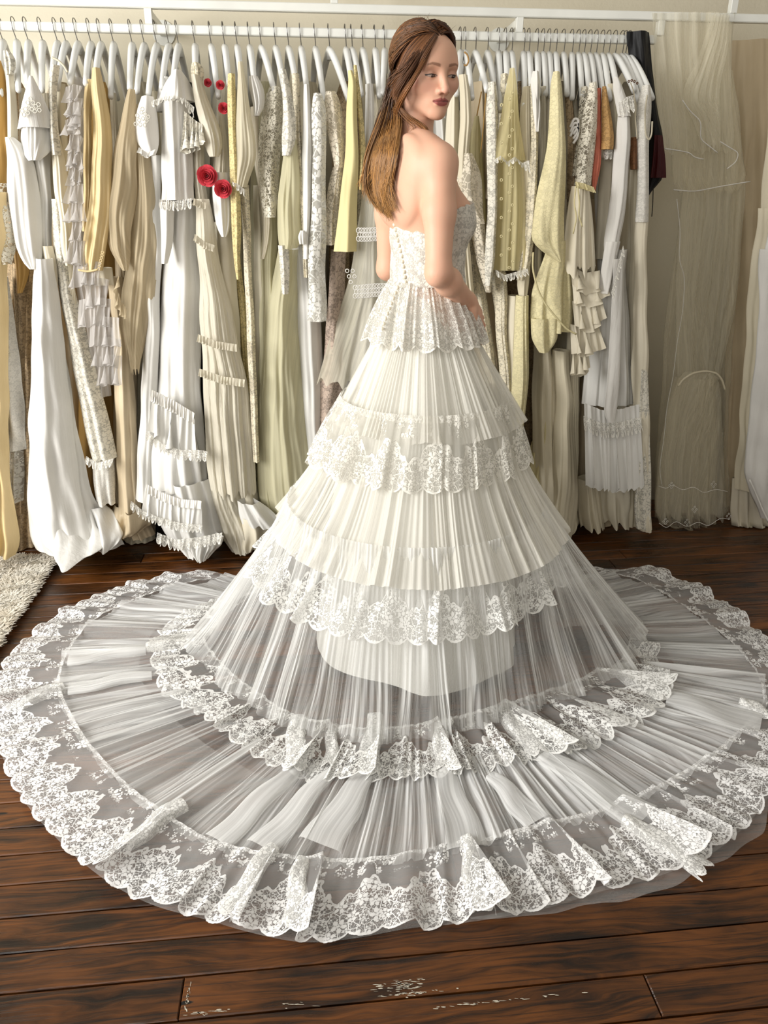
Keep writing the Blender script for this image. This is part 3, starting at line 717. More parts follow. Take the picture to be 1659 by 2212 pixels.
def frill(name, top, drop, mat, parent, Y=RAIL_F - .02, waves=6, amp=.014, n=None, m=7, flare=.02, label=None, ulen=1.5, seed=1, W=None, curl=.15, edge=0.0):
    """a gathered strip hanging from a drawn line"""
    T_ = np.array(top, float); n = n or int(max(waves * 14, 24))
    tt = np.linspace(0, len(T_) - 1, n); X = np.interp(tt, np.arange(len(T_)), T_[:, 0]); Yp = np.interp(tt, np.arange(len(T_)), T_[:, 1])
    dp = np.interp(tt, np.linspace(0, len(T_) - 1, len(np.atleast_1d(drop))) if np.ndim(drop) else [0, 1], np.atleast_1d(drop) if np.ndim(drop) else [drop, drop])
    s = np.linspace(0, 1, n); r_ = np.random.default_rng(seed); ph = r_.uniform(0, TAU, 2)
    wp = TAU * waves * s + ph[0] + 1.1 * np.sin(TAU * 1.7 * s + ph[1]) + .5 * np.sin(TAU * 3.9 * s); am_ = .7 + .45 * np.sin(TAU * 2.3 * s + ph[1]); w1 = np.sin(wp) * am_; w2 = np.cos(wp) * am_; w3 = np.sin(TAU * waves * 2.3 * s + ph[1])
    V = np.zeros((n, m, 3)); UV = np.zeros((n, m, 2)); acc = 0; prev = None
    for i in range(n):
        A = at(X[i], Yp[i], Y); B = at(X[i], Yp[i] + dp[i], Y); ln = A[2] - B[2]
        if prev is not None: acc += np.linalg.norm(A - prev)
        prev = A
        for j in range(m):
            t = j / (m - 1); P = A + (B - A) * t
            P[0] += amp * (.7 + 1.5 * curl) * w2[i] * t ** 1.3 + amp * curl * 1.2 * math.sin(2 * wp[i]) * t * t; P[1] -= flare * t + amp * w1[i] * (.25 + .75 * t) + .2 * amp * w3[i]; P[2] += .022 * ln * w3[i] * t + (.03 + .14 * curl) * ln * w1[i] * t * t
            P[2] = max(P[2], .004)
            V[i, j] = P; UV[i, j] = (acc * ulen, (1 - t) * (W or ln))
    vv, ff, uu = V.reshape(-1, 3), grid_faces(n, m), UV.reshape(-1, 2)
    if edge:                                                 # a rolled edge
        ev, ef = tube_geo(V[:, -1], edge, 4, cap=False); ff = np.vstack([ff, ef + len(vv)]); vv = np.vstack([vv, ev]); uu = np.vstack([uu, np.full((len(ev), 2), .013)])
    o = mesh_np(name, vv, ff, mat, parent, uu)
    if label: tag(o, label)
    return o
def rose(parent, px, py, rpx, Y, name='rose', label=None):
    c = at(px, py, Y); R = at(px + rpx, py, Y)[0] - c[0]; G = []; r_ = np.random.default_rng(int(px * 7 + py))
    a = np.linspace(0, TAU, 15)[:-1]
    core = np.array([[c + np.array([R * .55 * math.sin(b) * math.cos(x), -R * .2 * math.cos(b) + R * .1, R * .55 * math.sin(b) * math.sin(x)]) for b in np.linspace(.05, 1.55, 6)] for x in a])
    G.append((core.reshape(-1, 3), grid_faces(14, 6, True)))
    rot = 0.0
    for ringk, (r0, npet, dep, ht) in enumerate([(.95, 5, .0, .62), (.70, 4, .12, .95), (.47, 4, .22, 1.15), (.28, 3, .30, 1.25), (.12, 2, .40, 1.2)]):
        rot += r_.uniform(.5, 1.1)
        for p in range(npet):
            a0 = rot + TAU * p / npet; half = TAU / npet * .72; P = []
            for u in np.linspace(-1, 1, 11):
                for t in np.linspace(0, 1, 6):
                    ang = a0 + half * u; rim = 1 - .28 * u * u
                    rr = R * r0 * (.72 + .40 * t ** 2.2 * rim) * (1 + .10 * u)              # each petal leans over its neighbour
                    d = R * (dep + ht * t * rim * (1 - .30 * t) - .15) + .13 * R * u
                    P.append(c + np.array([rr * math.cos(ang), -d, rr * math.sin(ang)]))
            G.append((np.array(P), grid_faces(11, 6)))
    v, f = merge(G); o = mesh_np(name, v, f, F['red'], parent)
    if label: tag(o, label)
    return o
def cordline(name, px, Y, r, mat, parent, seg=6, n=None):
    P = np.array([at(x, y, Y) for x, y in px]); n = n or len(P) * 4
    tt = np.linspace(0, len(P) - 1, n); Q = np.stack([np.interp(tt, np.arange(len(P)), P[:, k]) for k in range(3)], 1)
    for _ in range(2): Q[1:-1] = (Q[:-2] + 2 * Q[1:-1] + Q[2:]) / 4
    v, f = tube_geo(Q, r, seg); return mesh_np(name, v, f, mat, parent)
def loops(name, px, Y, R, r, mat, parent, squash=1.0):
    """a row of small corded rings (button loops, braid)"""
    G = []
    for x, y in px:
        c = at(x, y, Y); G.append(tube_geo([c + np.array([R * math.cos(a), -.002, R * squash * math.sin(a)]) for a in np.linspace(0, TAU, 13)], r, 5, cap=False))
    return mesh_np(name, *merge(G), mat, parent)
HANGER_OF = {}
def gown(h, label, short, name='gown', cat='dress', x=None, group='gowns hung on the wall rail'):
    nx = HANG[h][0] if h is not None else x
    ny = 97 + (nx - 190) * .0225
    p = at(nx, ny, RY)
    if h is not None: HANGER_OF.setdefault(h, short)
    return thing(name, label, cat, (p[0], RAIL_F + .05, p[2] - .12), group)
# ------------------------------------------------------------------ the gowns, from the left end of the rail
HANG.insert(0, (-18, -22, 200))
g = gown(0, 'old gold silk gown with a lace hem at the very left end of the rail', 'old gold silk gown')
drape('bodice', [(128, -28, -4), (160, -30, 6), (220, -34, 11), (330, -36, 10), (420, -36, 7)], F['deepgold'], g, 2.84, k=3)
drape('skirt', [(415, -36, 6), (640, -40, 8), (980, -40, 10), (1080, -40, 19), (1150, -40, 30), (1195, -40, 38), (1208, -40, 26)], F['gold'], g, 2.80, k=2, hem=.01)
drape('sleeve', [(545, 22, 60), (590, 26, 58), (634, 32, 44)], F['deepgold'], g, 2.90, k=2)
g = gown(1, 'ivory gown with a gathered lace knot at its shoulder and crochet lower sleeve', 'ivory gown with a lace shoulder knot')
drape('shoulder_knot', [(108, 4, 18), (120, 1, 27), (136, 2, 30), (152, 6, 28), (160, 10, 24)], F['lace'], g, 2.83, D=.05, k=3, amp=.6)
drape('sleeve', [(150, 8, 25), (200, 11, 30), (260, 12, 34), (325, 12, 37)], F['ivory'], g, 2.84, k=2)
drape('lace_sleeve', [(395, -36, 12), (470, -36, 21), (540, -30, 26), (572, -8, 20)], F['crochet'], g, 2.82, k=2)
drape('skirt', [(570, 20, 58), (700, 28, 50), (850, 38, 52), (1110, 40, 54)], F['oldlace'], g, 2.93, k=2)
g = gown(2, 'white textured jacquard gown with a lace underskirt beside the rug', 'white jacquard gown')
drape('sleeve', [(190, 38, 52), (280, 36, 56), (330, 40, 58)], F['ivory'], g, 2.92, k=2)
drape('skirt', [(600, -40, 8), (680, -40, 20), (780, -40, 35), (880, -40, 44), (978, -40, 49)], F['jacq'], g, 2.86, k=1.5, amp=.16)
drape('underskirt', [(965, 12, 46), (1086, 18, 46)], F['florallace'], g, 2.89, k=2)
drape('lace_sleeve', [(690, -36, 2), (780, -36, 13), (860, -36, 17), (880, -36, 6)], F['crochet'], g, 2.83, k=2)
g = gown(3, 'large white satin gown with a beaded cap sleeve, balloon sleeve and pooled train', 'white satin gown with a pooled train')
drape('long_sleeve', [(296, 6, 26), (312, 4, 45), (350, 5, 64), (420, 8, 76), (490, 14, 83), (535, 20, 85), (560, 32, 84), (574, 50, 83), (582, 60, 76)], F['white'], g, 2.80, D=.10, k=2.5, amp=.22)
drape('puff_sleeve', [(240, 36, 95), (275, 29, 104), (300, 28, 106), (322, 31, 100), (336, 38, 92), (346, 54, 82)], F['white'], g, 2.775, D=.12, k=4, amp=.4)
drape('cap_sleeve', [(163, 58, 67), (180, 52, 74), (205, 44, 84), (232, 33, 94), (256, 25, 102), (274, 20, 108)], F['cotton'], g, 2.755, D=.14, k=1, amp=.1)
loops('beaded_motif', [(60, 222), (66, 214), (72, 222), (78, 230), (84, 226), (48, 240), (55, 236), (63, 232), (70, 236), (76, 240), (86, 238), (52, 248), (61, 244)], 2.748, .0055, .0016, F['lace'], g)
drape('bodice', [(325, 58, 100), (420, 76, 105), (540, 84, 109)], F['white'], g, 2.86, k=2)
drape('peplum', [(532, 82, 109), (565, 86, 118), (600, 96, 122), (618, 110, 124)], F['ivory'], g, 2.83, k=1.5)
drape('skirt', [(560, 66, 108), (640, 59, 116), (760, 53, 128), (900, 47, 141), (1040, 45, 158), (1140, 45, 176), (1190, 50, 196), (1204, 62, 200)], F['white'], g, 2.78, D=.16, k=2.2, amp=.13)
drape('skirt_back', [(640, 108, 120), (780, 118, 140), (950, 136, 166), (1090, 150, 196), (1170, 165, 250), (1190, 175, 262)], F['white'], g, 2.86, D=.12, k=3, amp=.2)
drape('train', [(1105, 62, 186, .07), (1150, 55, 198, .04), (1180, 58, 214, 0), (1198, 72, 216, -.04), (1212, 90, 206, -.08), (1222, 104, 186, -.11), (1229, 122, 160, -.13)], F['white'], g, 2.76, D=.2, k=1.6, amp=.15, n=80, m=30, crumple=2.4)
drape('train_fold', [(1100, 176, 222, .06), (1140, 186, 250, .03), (1168, 192, 262, 0), (1186, 200, 250, -.02), (1196, 212, 236, -.03)], F['white'], g, 2.82, D=.16, k=2, amp=.25, n=50, m=20, crumple=2)
g = gown(4, 'white guipure lace gown with a scalloped hem over a satin underskirt', 'white guipure lace gown')
drape('bodice', [(200, 86, 104), (330, 98, 112), (440, 106, 124)], F['ivory'], g, 2.93, k=2)
drape('lace_overdress', [(430, 107, 128), (560, 112, 142), (640, 124, 158), (760, 142, 190), (880, 162, 220), (960, 178, 238), (1000, 188, 246)], F['lace'], g, 2.84, D=.12, k=1.8, amp=.16, hem=.02)
frill('scalloped_hem', [(186, 985), (210, 1000), (245, 990)], 16, F['trim'], g, 2.825, 4, .004, label='scalloped lace hem')
drape('underskirt', [(985, 192, 240), (1050, 198, 243), (1094, 203, 246)], F['jacq'], g, 2.87, k=1.5, hem=.01)
g = gown(5, 'narrow ivory gown with a beaded neckline band and pointed cuff', 'narrow ivory beaded gown')
drape('beaded_band', [(140, 106, 126), (155, 100, 124), (200, 101, 119), (270, 104, 122), (335, 108, 130)], F['lace'], g, 2.805, D=.04, k=1)
drape('sleeve', [(280, 105, 124), (350, 107, 137), (430, 113, 146), (510, 124, 153), (555, 132, 154), (574, 141, 150)], F['ivory'], g, 2.82, k=2.5)
cordline('ribbon', [(112, 124), (125, 130), (138, 142), (146, 156)], 2.79, .0032, F['cream'], g)
g = gown(6, 'plain cream gown showing only a slim sleeve beside grey organza frills', 'plain cream gown')
drape('sleeve', [(180, 117, 137), (250, 121, 141), (400, 134, 150), (560, 146, 156), (700, 150, 166)], F['cream'], g, 2.86, k=2)
g = gown(7, 'grey white organza gown covered in cascading curled frills', 'frilled organza gown')
drape('bodice', [(165, 142, 176), (280, 144, 178), (420, 146, 180), (560, 150, 186), (700, 165, 215), (860, 190, 235)], F['organza'], g, 2.88, k=4)
rf = np.random.default_rng(5)
for i, (x, y, w, h_) in enumerate([(142, 178, 36, 30), (146, 212, 34, 34), (160, 228, 22, 40), (142, 250, 34, 32), (150, 285, 30, 34), (146, 318, 34, 34), (150, 352, 32, 36), (148, 392, 32, 36), (150, 432, 32, 36), (156, 470, 28, 40),
                                   (150, 515, 38, 44), (158, 562, 60, 42), (186, 600, 50, 50), (170, 640, 70, 50), (196, 680, 62, 52), (206, 722, 56, 50), (214, 762, 50, 52)]):
    frill('frill', [(x, y + 12 * rf.random()), (x + w * .5, y + 12 * rf.random() - 6), (x + w, y + 16 * rf.random())], h_ * 1.15, F['organza'], g, 2.805 - .003 * (i % 4), 1.6 + 1.6 * rf.random(), .013, flare=.016 + .02 * rf.random(), seed=i * 3 + 1, curl=.28, edge=.0012)
g = gown(8, 'golden silk gown with long pleated sleeves and a row of cuff loops', 'golden silk gown')
drape('sleeve', [(145, 198, 214), (180, 193, 222), (240, 193, 232), (320, 195, 236), (400, 189, 237), (480, 181, 232), (545, 174, 226), (586, 169, 217)], F['gold'], g, 2.79, D=.07, k=3, amp=.28)
loops('cuff_loops', [(222, 545), (221, 551), (219.5, 557), (218, 563), (216.5, 569), (215, 575), (213.5, 581)], 2.775, .0042, .0012, F['gold'], g)
cordline('cuff_edge', [(169, 583), (190, 587), (212, 582)], 2.775, .0035, F['gold'], g)
drape('skirt', [(580, 200, 238), (618, 204, 242)], F['ivory'], g, 2.84, k=1)
drape('long_skirt', [(600, 226, 262), (750, 240, 278), (900, 243, 290), (1060, 246, 296), (1120, 252, 300)], F['beige'], g, 2.89, k=2.5)
g = gown(9, 'slim golden gown half hidden behind the pleated golden sleeve', 'half hidden golden gown')
drape('sleeve', [(170, 180, 204), (230, 178, 196), (380, 177, 194), (500, 176, 190)], F['gold'], g, 2.84, k=2)
drape('bodice', [(190, 218, 232), (300, 228, 240), (420, 233, 243)], F['deepgold'], g, 2.93, k=2)
g = gown(10, 'pale beige gown with a narrow strap front between gold and taupe', 'pale beige strap gown')
drape('strap_front', [(200, 234, 248), (300, 238, 256), (420, 240, 262)], F['ivory'], g, 2.90, k=2)
drape('skirt', [(420, 240, 264), (700, 246, 290), (1000, 236, 290), (1130, 245, 310), (1168, 262, 330)], F['beige'], g, 2.95, D=.16, k=4)
drape('pooled_hem', [(1108, 236, 322), (1130, 222, 330), (1150, 215, 322), (1164, 226, 296)], F['beige'], g, 2.88, D=.2, k=2.2, amp=.3, n=60, m=16, crumple=2.2)
g = gown(11, 'taupe chiffon gown with wide sheer layered sleeves and rippled hem', 'taupe chiffon gown')
drape('sleeve', [(192, 276, 291), (230, 262, 292), (300, 244, 292), (400, 229, 290), (480, 222, 284), (540, 227, 276), (568, 250, 275), (585, 262, 274)], F['taupe'], g, 2.80, D=.08, k=3.5, amp=.25)
drape('side_panel', [(225, 286, 308), (330, 286, 320), (440, 284, 338), (540, 272, 341), (640, 256, 330), (720, 264, 316), (802, 278, 298)], F['taupe'], g, 2.835, D=.08, k=4, hem=.03)
frill('rippled_edge', [(258, 590), (250, 615), (262, 650), (275, 668)], [18, 26, 30, 20], F['taupe'], g, 2.80, 4, .01)
g = gown(12, 'white gown with a short puffed sleeve and embroidered oval', 'white gown with a short embroidered puff')
drape('puff_sleeve', [(206, 302, 328), (225, 294, 332), (250, 283, 334), (280, 281, 336), (305, 287, 338), (322, 299, 340), (336, 318, 334)], F['cotton'], g, 2.785, D=.12, k=1.6, amp=.12)
loops('embroidery', [(x * 1.2 + 297, y * 1.2 + 250) for x, y in [(0, 0), (7, -6), (14, -3), (20, 2), (3, 8), (10, 5), (17, 9), (-3, 15), (5, 16), (13, 17), (9, -12)]], 2.722, .005, .0015, F['lace'], g)
frill('sleeve_band', [(300, 318), (318, 330), (336, 322)], 12, F['cotton'], g, 2.77, 3, .006)
drape('skirt', [(335, 318, 345), (560, 318, 346), (760, 306, 340), (920, 297, 334), (1088, 287, 330)], F['white'], g, 2.86, k=2, amp=.18)
g = gown(13, 'ivory chiffon gown hidden behind the white frilled gown, seen by its neck', 'hidden ivory chiffon gown')
drape('neckline', [(196, 326, 340), (300, 332, 346), (430, 336, 348)], F['chiffon'], g, 2.93, k=2)
g = gown(14, 'plain white cotton gown with a looped shoulder beside the lace collar', 'plain white cotton gown')
drape('shoulder', [(165, 346, 366), (190, 338, 366), (240, 334, 360)], F['cotton'], g, 2.87, k=2)
g = gown(15, 'white gown with a lace-edged capelet and two tiers of gathered frills', 'white gown with a lace-edged capelet')
drape('capelet', [(150, 374, 390), (170, 352, 404), (192, 342, 412), (214, 332, 417)], F['cotton'], g, 2.765, D=.14, k=3, amp=.22)
frill('lace_edge', [(328, 218), (350, 210), (375, 206), (400, 214), (420, 232)], [18, 16, 14, 18, 30], F['trim'], g, 2.735, 8, .006, label='lace edging')
frill('shoulder_ruffle', [(398, 240), (410, 250), (425, 262), (440, 270)], [90, 80, 60, 36], F['lace'], g, 2.80, 4, .014, curl=.3)
drape('sleeve', [(205, 344, 404), (260, 341, 406), (330, 342, 410), (385, 344, 414), (402, 348, 412), (418, 345, 415), (432, 344, 416)], F['cotton'], g, 2.785, D=.11, k=2.6, amp=.2)
frill('cuff_frill', [(345, 430), (378, 434), (416, 428)], 24, F['trim'], g, 2.775, 6, .006, label='lace cuff')
drape('undersleeve', [(436, 343, 376), (500, 343, 374), (545, 344, 366), (570, 347, 360)], F['white'], g, 2.80, k=1.5)
drape('skirt', [(440, 352, 424), (560, 347, 428), (700, 340, 430), (845, 334, 430), (960, 326, 440), (1080, 318, 446)], F['white'], g, 2.85, D=.12, k=2.4, amp=.16)
frill('ruched_band', [(328, 842), (350, 852), (380, 868), (420, 892)], 22, F['cotton'], g, 2.80, 14, .006, label='ruched band')
frill('skirt_frill', [(330, 856), (355, 866), (385, 882), (420, 905)], [66, 84, 92, 76], F['white'], g, 2.81, 3.6, .018, flare=.055, curl=.2)
frill('lace_edge', [(316, 930), (350, 958), (390, 972), (430, 972), (448, 975)], [18, 18, 20, 24, 20], F['trim'], g, 2.75, 7, .006, label='lace edging')
drape('lower_skirt', [(900, 330, 410), (980, 322, 428), (1065, 318, 434)], F['white'], g, 2.84, k=2, amp=.12)
frill('ruched_band', [(317, 1046), (350, 1064), (390, 1078), (436, 1082)], 14, F['cotton'], g, 2.80, 12, .005, label='ruched band')
frill('skirt_frill', [(314, 1054), (350, 1074), (390, 1086), (436, 1090)], [46, 44, 44, 46], F['white'], g, 2.81, 5.5, .013, flare=.045, curl=.2)
frill('lace_edge', [(283, 1082), (310, 1104), (345, 1118), (390, 1130), (438, 1134)], 16, F['trim'], g, 2.76, 9, .006, label='lace edging')
drape('petticoat', [(1050, 326, 452), (1120, 332, 470), (1160, 336, 480), (1185, 352, 486), (1200, 372, 470), (1210, 392, 440)], F['white'], g, 2.82, D=.18, k=5, amp=.35, n=64)
frill('petticoat_lace', [(340, 1150), (380, 1166), (430, 1160), (480, 1150)], 22, F['trim'], g, 2.77, 7, .009, label='lace edging')
drape('pooled_hem', [(1172, 392, 480), (1190, 388, 476), (1204, 398, 462), (1216, 418, 448)], F['white'], g, 2.76, D=.14, k=3.5, amp=.5, n=60, m=16)
g = gown(16, 'crinkled ivory gauze gown with a teardrop sleeve and ruched skirt bands', 'crinkled ivory gauze gown')
drape('shoulder_knot', [(133, 414, 428), (142, 410, 438), (160, 410, 440), (174, 414, 436)], F['ivlace'], g, 2.79, D=.05, k=3, amp=.5)
drape('sleeve', [(160, 412, 432), (210, 417, 446), (260, 427, 468), (300, 437, 479), (325, 443, 480), (338, 452, 472)], F['gauze'], g, 2.785, D=.10, k=2.5, amp=.25, label='teardrop gauze sleeve')
drape('bodice', [(300, 416, 438), (390, 416, 442), (440, 420, 448)], F['gauze'], g, 2.84, k=3)
drape('skirt', [(430, 418, 448), (510, 423, 463), (620, 425, 484), (740, 430, 512), (820, 434, 530), (920, 438, 540), (1010, 442, 549), (1074, 452, 552)], F['gauze'], g, 2.80, D=.12, k=5, amp=.3, hem=.03, fine=.2)
for y0_, xa, xb, dy in ((428, 419, 446, 10), (505, 421, 465, 25), (722, 428, 512, 22), (796, 431, 530, 24)):
    frill('ruched_band', [(xa, y0_), ((xa + xb) / 2, y0_ + dy * .7), (xb, y0_ + dy)], 14, F['gauze'], g, 2.77, max(5, (xb - xa) / 7), .006, label='ruched gauze band')
drape('pooled_hem', [(1120, 492, 590), (1146, 486, 606), (1170, 490, 604), (1190, 500, 580), (1198, 520, 560)], F['ivory'], g, 2.84, D=.2, k=2.4, amp=.3, n=60, m=18, crumple=2.4)
drape('underskirt', [(1040, 446, 500), (1110, 450, 530), (1170, 470, 560), (1202, 500, 545)], F['gauze'], g, 2.85, D=.14, k=4, amp=.3)
g = gown(17, 'blush white draped gown with red satin roses on its straps and cowl', 'draped gown with red roses')
drape('bodice', [(230, 470, 482), (300, 462, 488), (380, 458, 492)], F['ivory'], g, 2.88, k=3)
drape('cowl', [(372, 458, 492), (420, 456, 500), (470, 460, 500), (498, 466, 496), (512, 477, 488)], F['white'], g, 2.79, D=.08, k=2, amp=.3)
drape('skirt', [(480, 462, 502), (600, 463, 510), (740, 470, 516), (900, 500, 530), (1100, 520, 560)], F['ivory'], g, 2.87, k=1.5, amp=.14)
for x, y, r in ((449, 179, 8), (476, 184, 9), (483, 234, 11), (448, 380, 21), (482, 408, 18)): rose(g, x, y, r, 2.775 if y > 300 else 2.82, label='red satin rose')
g = gown(18, 'antique yellow lace gown with a long narrow tapering sleeve', 'antique yellow lace gown')
drape('sleeve', [(158, 491, 506), (230, 491, 510), (320, 493, 511), (420, 496, 518), (500, 500, 521), (570, 505, 518), (604, 510, 516)], F['goldlace'], g, 2.78, D=.05, k=1.2, amp=.2)
drape('skirt', [(560, 502, 520), (800, 520, 544), (1100, 530, 566)], F['goldlace'], g, 2.93, k=2)
g = gown(19, 'ivory chiffon gown with a pointed lace-tipped sleeve beside yellow lace', 'ivory chiffon gown with a pointed sleeve')
drape('sleeve', [(132, 511, 522), (165, 510, 526), (230, 511, 538), (300, 508, 552), (345, 507, 553), (380, 503, 540), (404, 502, 533)], F['chiffon'], g, 2.77, D=.05, k=2.5, amp=.25)
frill('lace_tip', [(501, 392), (514, 398), (530, 410)], [12, 16, 20], F['trim'], g, 2.755, 3, .004)
drape('lace_panel', [(400, 516, 538), (560, 526, 542), (760, 534, 552), (1000, 546, 560)], F['ivlace'], g, 2.83, k=1.2)
g = gown(20, 'white gown with a curled cap ruffle like a shell at the shoulder', 'white gown with a shell-like cap ruffle')
drape('cap_ruffle', [(163, 538, 556), (180, 536, 568), (205, 541, 573), (232, 548, 571), (250, 547, 560)], F['cotton'], g, 2.80, D=.06, k=2, amp=.6)
drape('sleeve', [(230, 540, 556), (340, 546, 562), (470, 566, 588), (520, 568, 584), (560, 562, 572)], F['ivory'], g, 2.87, k=2)
drape('skirt', [(400, 545, 570), (700, 548, 590), (1000, 548, 610), (1140, 552, 620)], F['chiffon'], g, 2.92, k=3)
g = gown(21, 'ivory crochet gown with round open holes over the shoulder', 'ivory crochet gown')
drape('crochet_top', [(186, 580, 602), (220, 568, 610), (280, 559, 611), (350, 556, 604), (420, 561, 600), (470, 570, 596)], F['crochet'], g, 2.83, D=.08, k=1.5, amp=.15)
drape('lining', [(200, 574, 604), (300, 563, 606), (470, 572, 594)], F['ivory'], g, 2.91, k=1, D=.04)
drape('skirt', [(470, 566, 598), (640, 560, 596), (860, 556, 600), (1120, 552, 640)], F['green'], g, 2.88, k=3)
g = gown(22, 'pale celadon chiffon gown with a balloon sleeve gathered into a lace cuff', 'pale celadon chiffon gown')
drape('lace_cap', [(148, 605, 618), (190, 609, 628), (250, 611, 638), (310, 609, 640), (336, 609, 628)], F['lace'], g, 2.765, D=.05, k=1, amp=.2)
drape('balloon_sleeve', [(300, 614, 640), (360, 607, 645), (440, 600, 651), (500, 597, 654), (528, 600, 650), (538, 603, 640)], F['green'], g, 2.785, D=.10, k=3, amp=.25)
drape('lace_cuff', [(530, 600, 624), (580, 603, 625), (636, 609, 623)], F['lace'], g, 2.79, D=.04, k=1)
drape('skirt', [(540, 600, 645), (640, 580, 640), (800, 562, 650), (950, 553, 668), (1080, 556, 690), (1136, 575, 700)], F['green'], g, 2.83, D=.14, k=4, amp=.2, hem=.02)
drape('underskirt', [(1090, 512, 560), (1125, 515, 600), (1142, 522, 612)], F['white'], g, 2.80, k=2)
g = gown(23, 'ivory lace gown with a long slim lace sleeve left of white satin', 'slim ivory lace gown')
drape('sleeve', [(158, 629, 646), (260, 636, 650), (400, 646, 656), (520, 652, 662), (600, 656, 666)], F['ivlace'], g, 2.82, D=.05, k=1)
drape('skirt', [(500, 630, 662), (700, 640, 676), (1000, 640, 690), (1130, 640, 690)], F['ivlace'], g, 2.94, k=2)
g = gown(24, 'white satin gown with a smooth narrow sleeve and small bow', 'white satin gown with a small bow')
drape('sleeve', [(182, 656, 668), (230, 654, 672), (340, 651, 674), (440, 655, 672), (560, 655, 668)], F['white'], g, 2.795, D=.06, k=1.5, amp=.2)
drape('bow', [(498, 648, 658), (512, 642, 666), (528, 646, 664)], F['white'], g, 2.77, D=.04, k=2, amp=.6)
drape('skirt', [(530, 630, 666), (640, 632, 690), (800, 640, 700), (1000, 648, 710), (1110, 650, 716)], F['white'], g, 2.87, D=.12, k=2.5, amp=.14)
g = gown(25, 'white gown with a long sleeve of large lace flowers on net', 'white large-flower lace gown')
drape('sleeve', [(200, 676, 694), (230, 672, 704), (320, 676, 706), (430, 673, 704), (540, 668, 705), (640, 664, 706), (696, 664, 704)], F['florallace'], g, 2.775, D=.06, k=1, amp=.12)
drape('lining', [(210, 678, 700), (690, 670, 700)], F['net'], g, 2.86, k=2)
g = gown(26, 'cream petal-lace gown with a puffed sleeve narrowing at the elbow', 'cream petal-lace puff gown')
drape('puff_sleeve', [(196, 704, 726), (220, 700, 738), (270, 706, 744), (320, 714, 746), (345, 720, 744), (362, 722, 740)], F['puffl'], g, 2.80, D=.09, k=1.5, amp=.15)
drape('lower_sleeve', [(360, 720, 742), (390, 710, 738), (450, 703, 736), (530, 701, 733)], F['puffl'], g, 2.82, D=.07, k=2, amp=.25)
drape('skirt', [(540, 716, 748), (680, 708, 746), (820, 694, 742), (965, 684, 732)], F['pinklace'], g, 2.86, k=1.5, hem=.02)
g = gown(27, 'pale yellow crepe gown with a plain straight flared sleeve', 'pale yellow crepe gown')
drape('sleeve', [(152, 751, 760), (172, 754, 770), (240, 750, 774), (330, 745, 774), (430, 736, 773), (544, 722, 772)], F['yellow'], g, 2.775, D=.05, k=1.2, amp=.10)
g = gown(28, 'gold and white lace gown with a slim sleeve right of yellow crepe', 'gold and white lace gown')
drape('sleeve', [(140, 764, 771), (200, 769, 780), (280, 776, 788), (340, 777, 791), (410, 775, 786)], F['goldlace'], g, 2.80, D=.04, k=1)
drape('skirt', [(410, 772, 790), (700, 770, 800), (1000, 770, 820)], F['ivlace'], g, 2.95, k=2)
g = gown(29, 'white tulle gown banded with looped braid left of the bride', 'white tulle gown with looped braid')
drape('bodice', [(180, 790, 806), (215, 790, 808), (330, 790, 812), (430, 786, 826)], F['white'], g, 2.83, k=2)
drape('tulle_skirt', [(420, 784, 830), (520, 771, 838), (640, 748, 850), (760, 706, 850), (832, 684, 850)], F['net'], g, 2.81, D=.12, k=5, amp=.2, hem=.03)
drape('underskirt', [(430, 788, 832), (640, 768, 846), (850, 740, 860), (1060, 720, 880)], F['white'], g, 2.89, k=2)
for y0_, xa, xb in ((505, 775, 834), (628, 768, 840)):
    loops('looped_braid', [(x + (3 if d == 0 else 0), y0_ + d + 2 * math.sin(x)) for x in np.arange(xa, xb, 6.0) for d in (-9, 0, 9)], 2.775, .0085, .0016, F['cotton'], g)
loops('looped_braid', [(750 + 4 * k, 585 + 12 * ((k * 7) % 3)) for k in range(5)], 2.785, .0062, .0017, F['cotton'], g)
g = gown(30, 'ivory gown with a thin ribbon tie hanging just left of the bride', 'ivory gown with a ribbon tie')
drape('sleeve', [(180, 806, 822), (300, 812, 832), (460, 812, 840)], F['ivory'], g, 2.90, k=2)
cordline('ribbon', [(812, 205), (816, 240), (808, 262), (812, 300)], 2.84, .0018, F['cream'], g)
drape('skirt', [(460, 806, 850), (800, 790, 870), (1060, 780, 900)], F['ivory'], g, 2.96, k=3)
g = gown(31, 'cream lace gown mostly hidden behind the hair of the bride', 'cream lace gown behind the bride')
drape('sleeve', [(160, 828, 842), (250, 826, 850), (420, 822, 860), (700, 810, 900), (1040, 800, 940)], F['ivlace'], g, 2.93, k=3)
g = gown(32, 'ivory satin gown with smooth folds just right of the face of the bride', 'ivory satin gown beside her face')
drape('sleeve', [(188, 974, 992), (250, 966, 996), (360, 963, 998), (480, 966, 998), (620, 980, 1004)], F['ivory'], g, 2.86, k=2.5)
drape('front', [(255, 942, 966), (300, 944, 968), (420, 950, 972)], F['white'], g, 2.92, k=1)
g = gown(33, 'cream crepe gown with a peach ribbon tied round its hanger', 'cream crepe gown with a peach ribbon')
drape('sleeve', [(160, 992, 1010), (200, 996, 1018), (260, 998, 1022), (330, 992, 1016), (480, 990, 1012), (640, 1000, 1030)], F['cream'], g, 2.82, k=2, amp=.3)
cordline('ribbon', [(1003, 112), (1010, 118), (1013, 132), (1008, 142), (1002, 140)], 2.92, .003, F['bronze'], g)
g = gown(34, 'olive gold gown with thin straps from a bare white hanger', 'olive gold strap gown')
drape('bodice', [(250, 1026, 1036), (300, 1016, 1044), (360, 1012, 1050), (480, 1020, 1056)], F['butter'], g, 2.90, k=4)
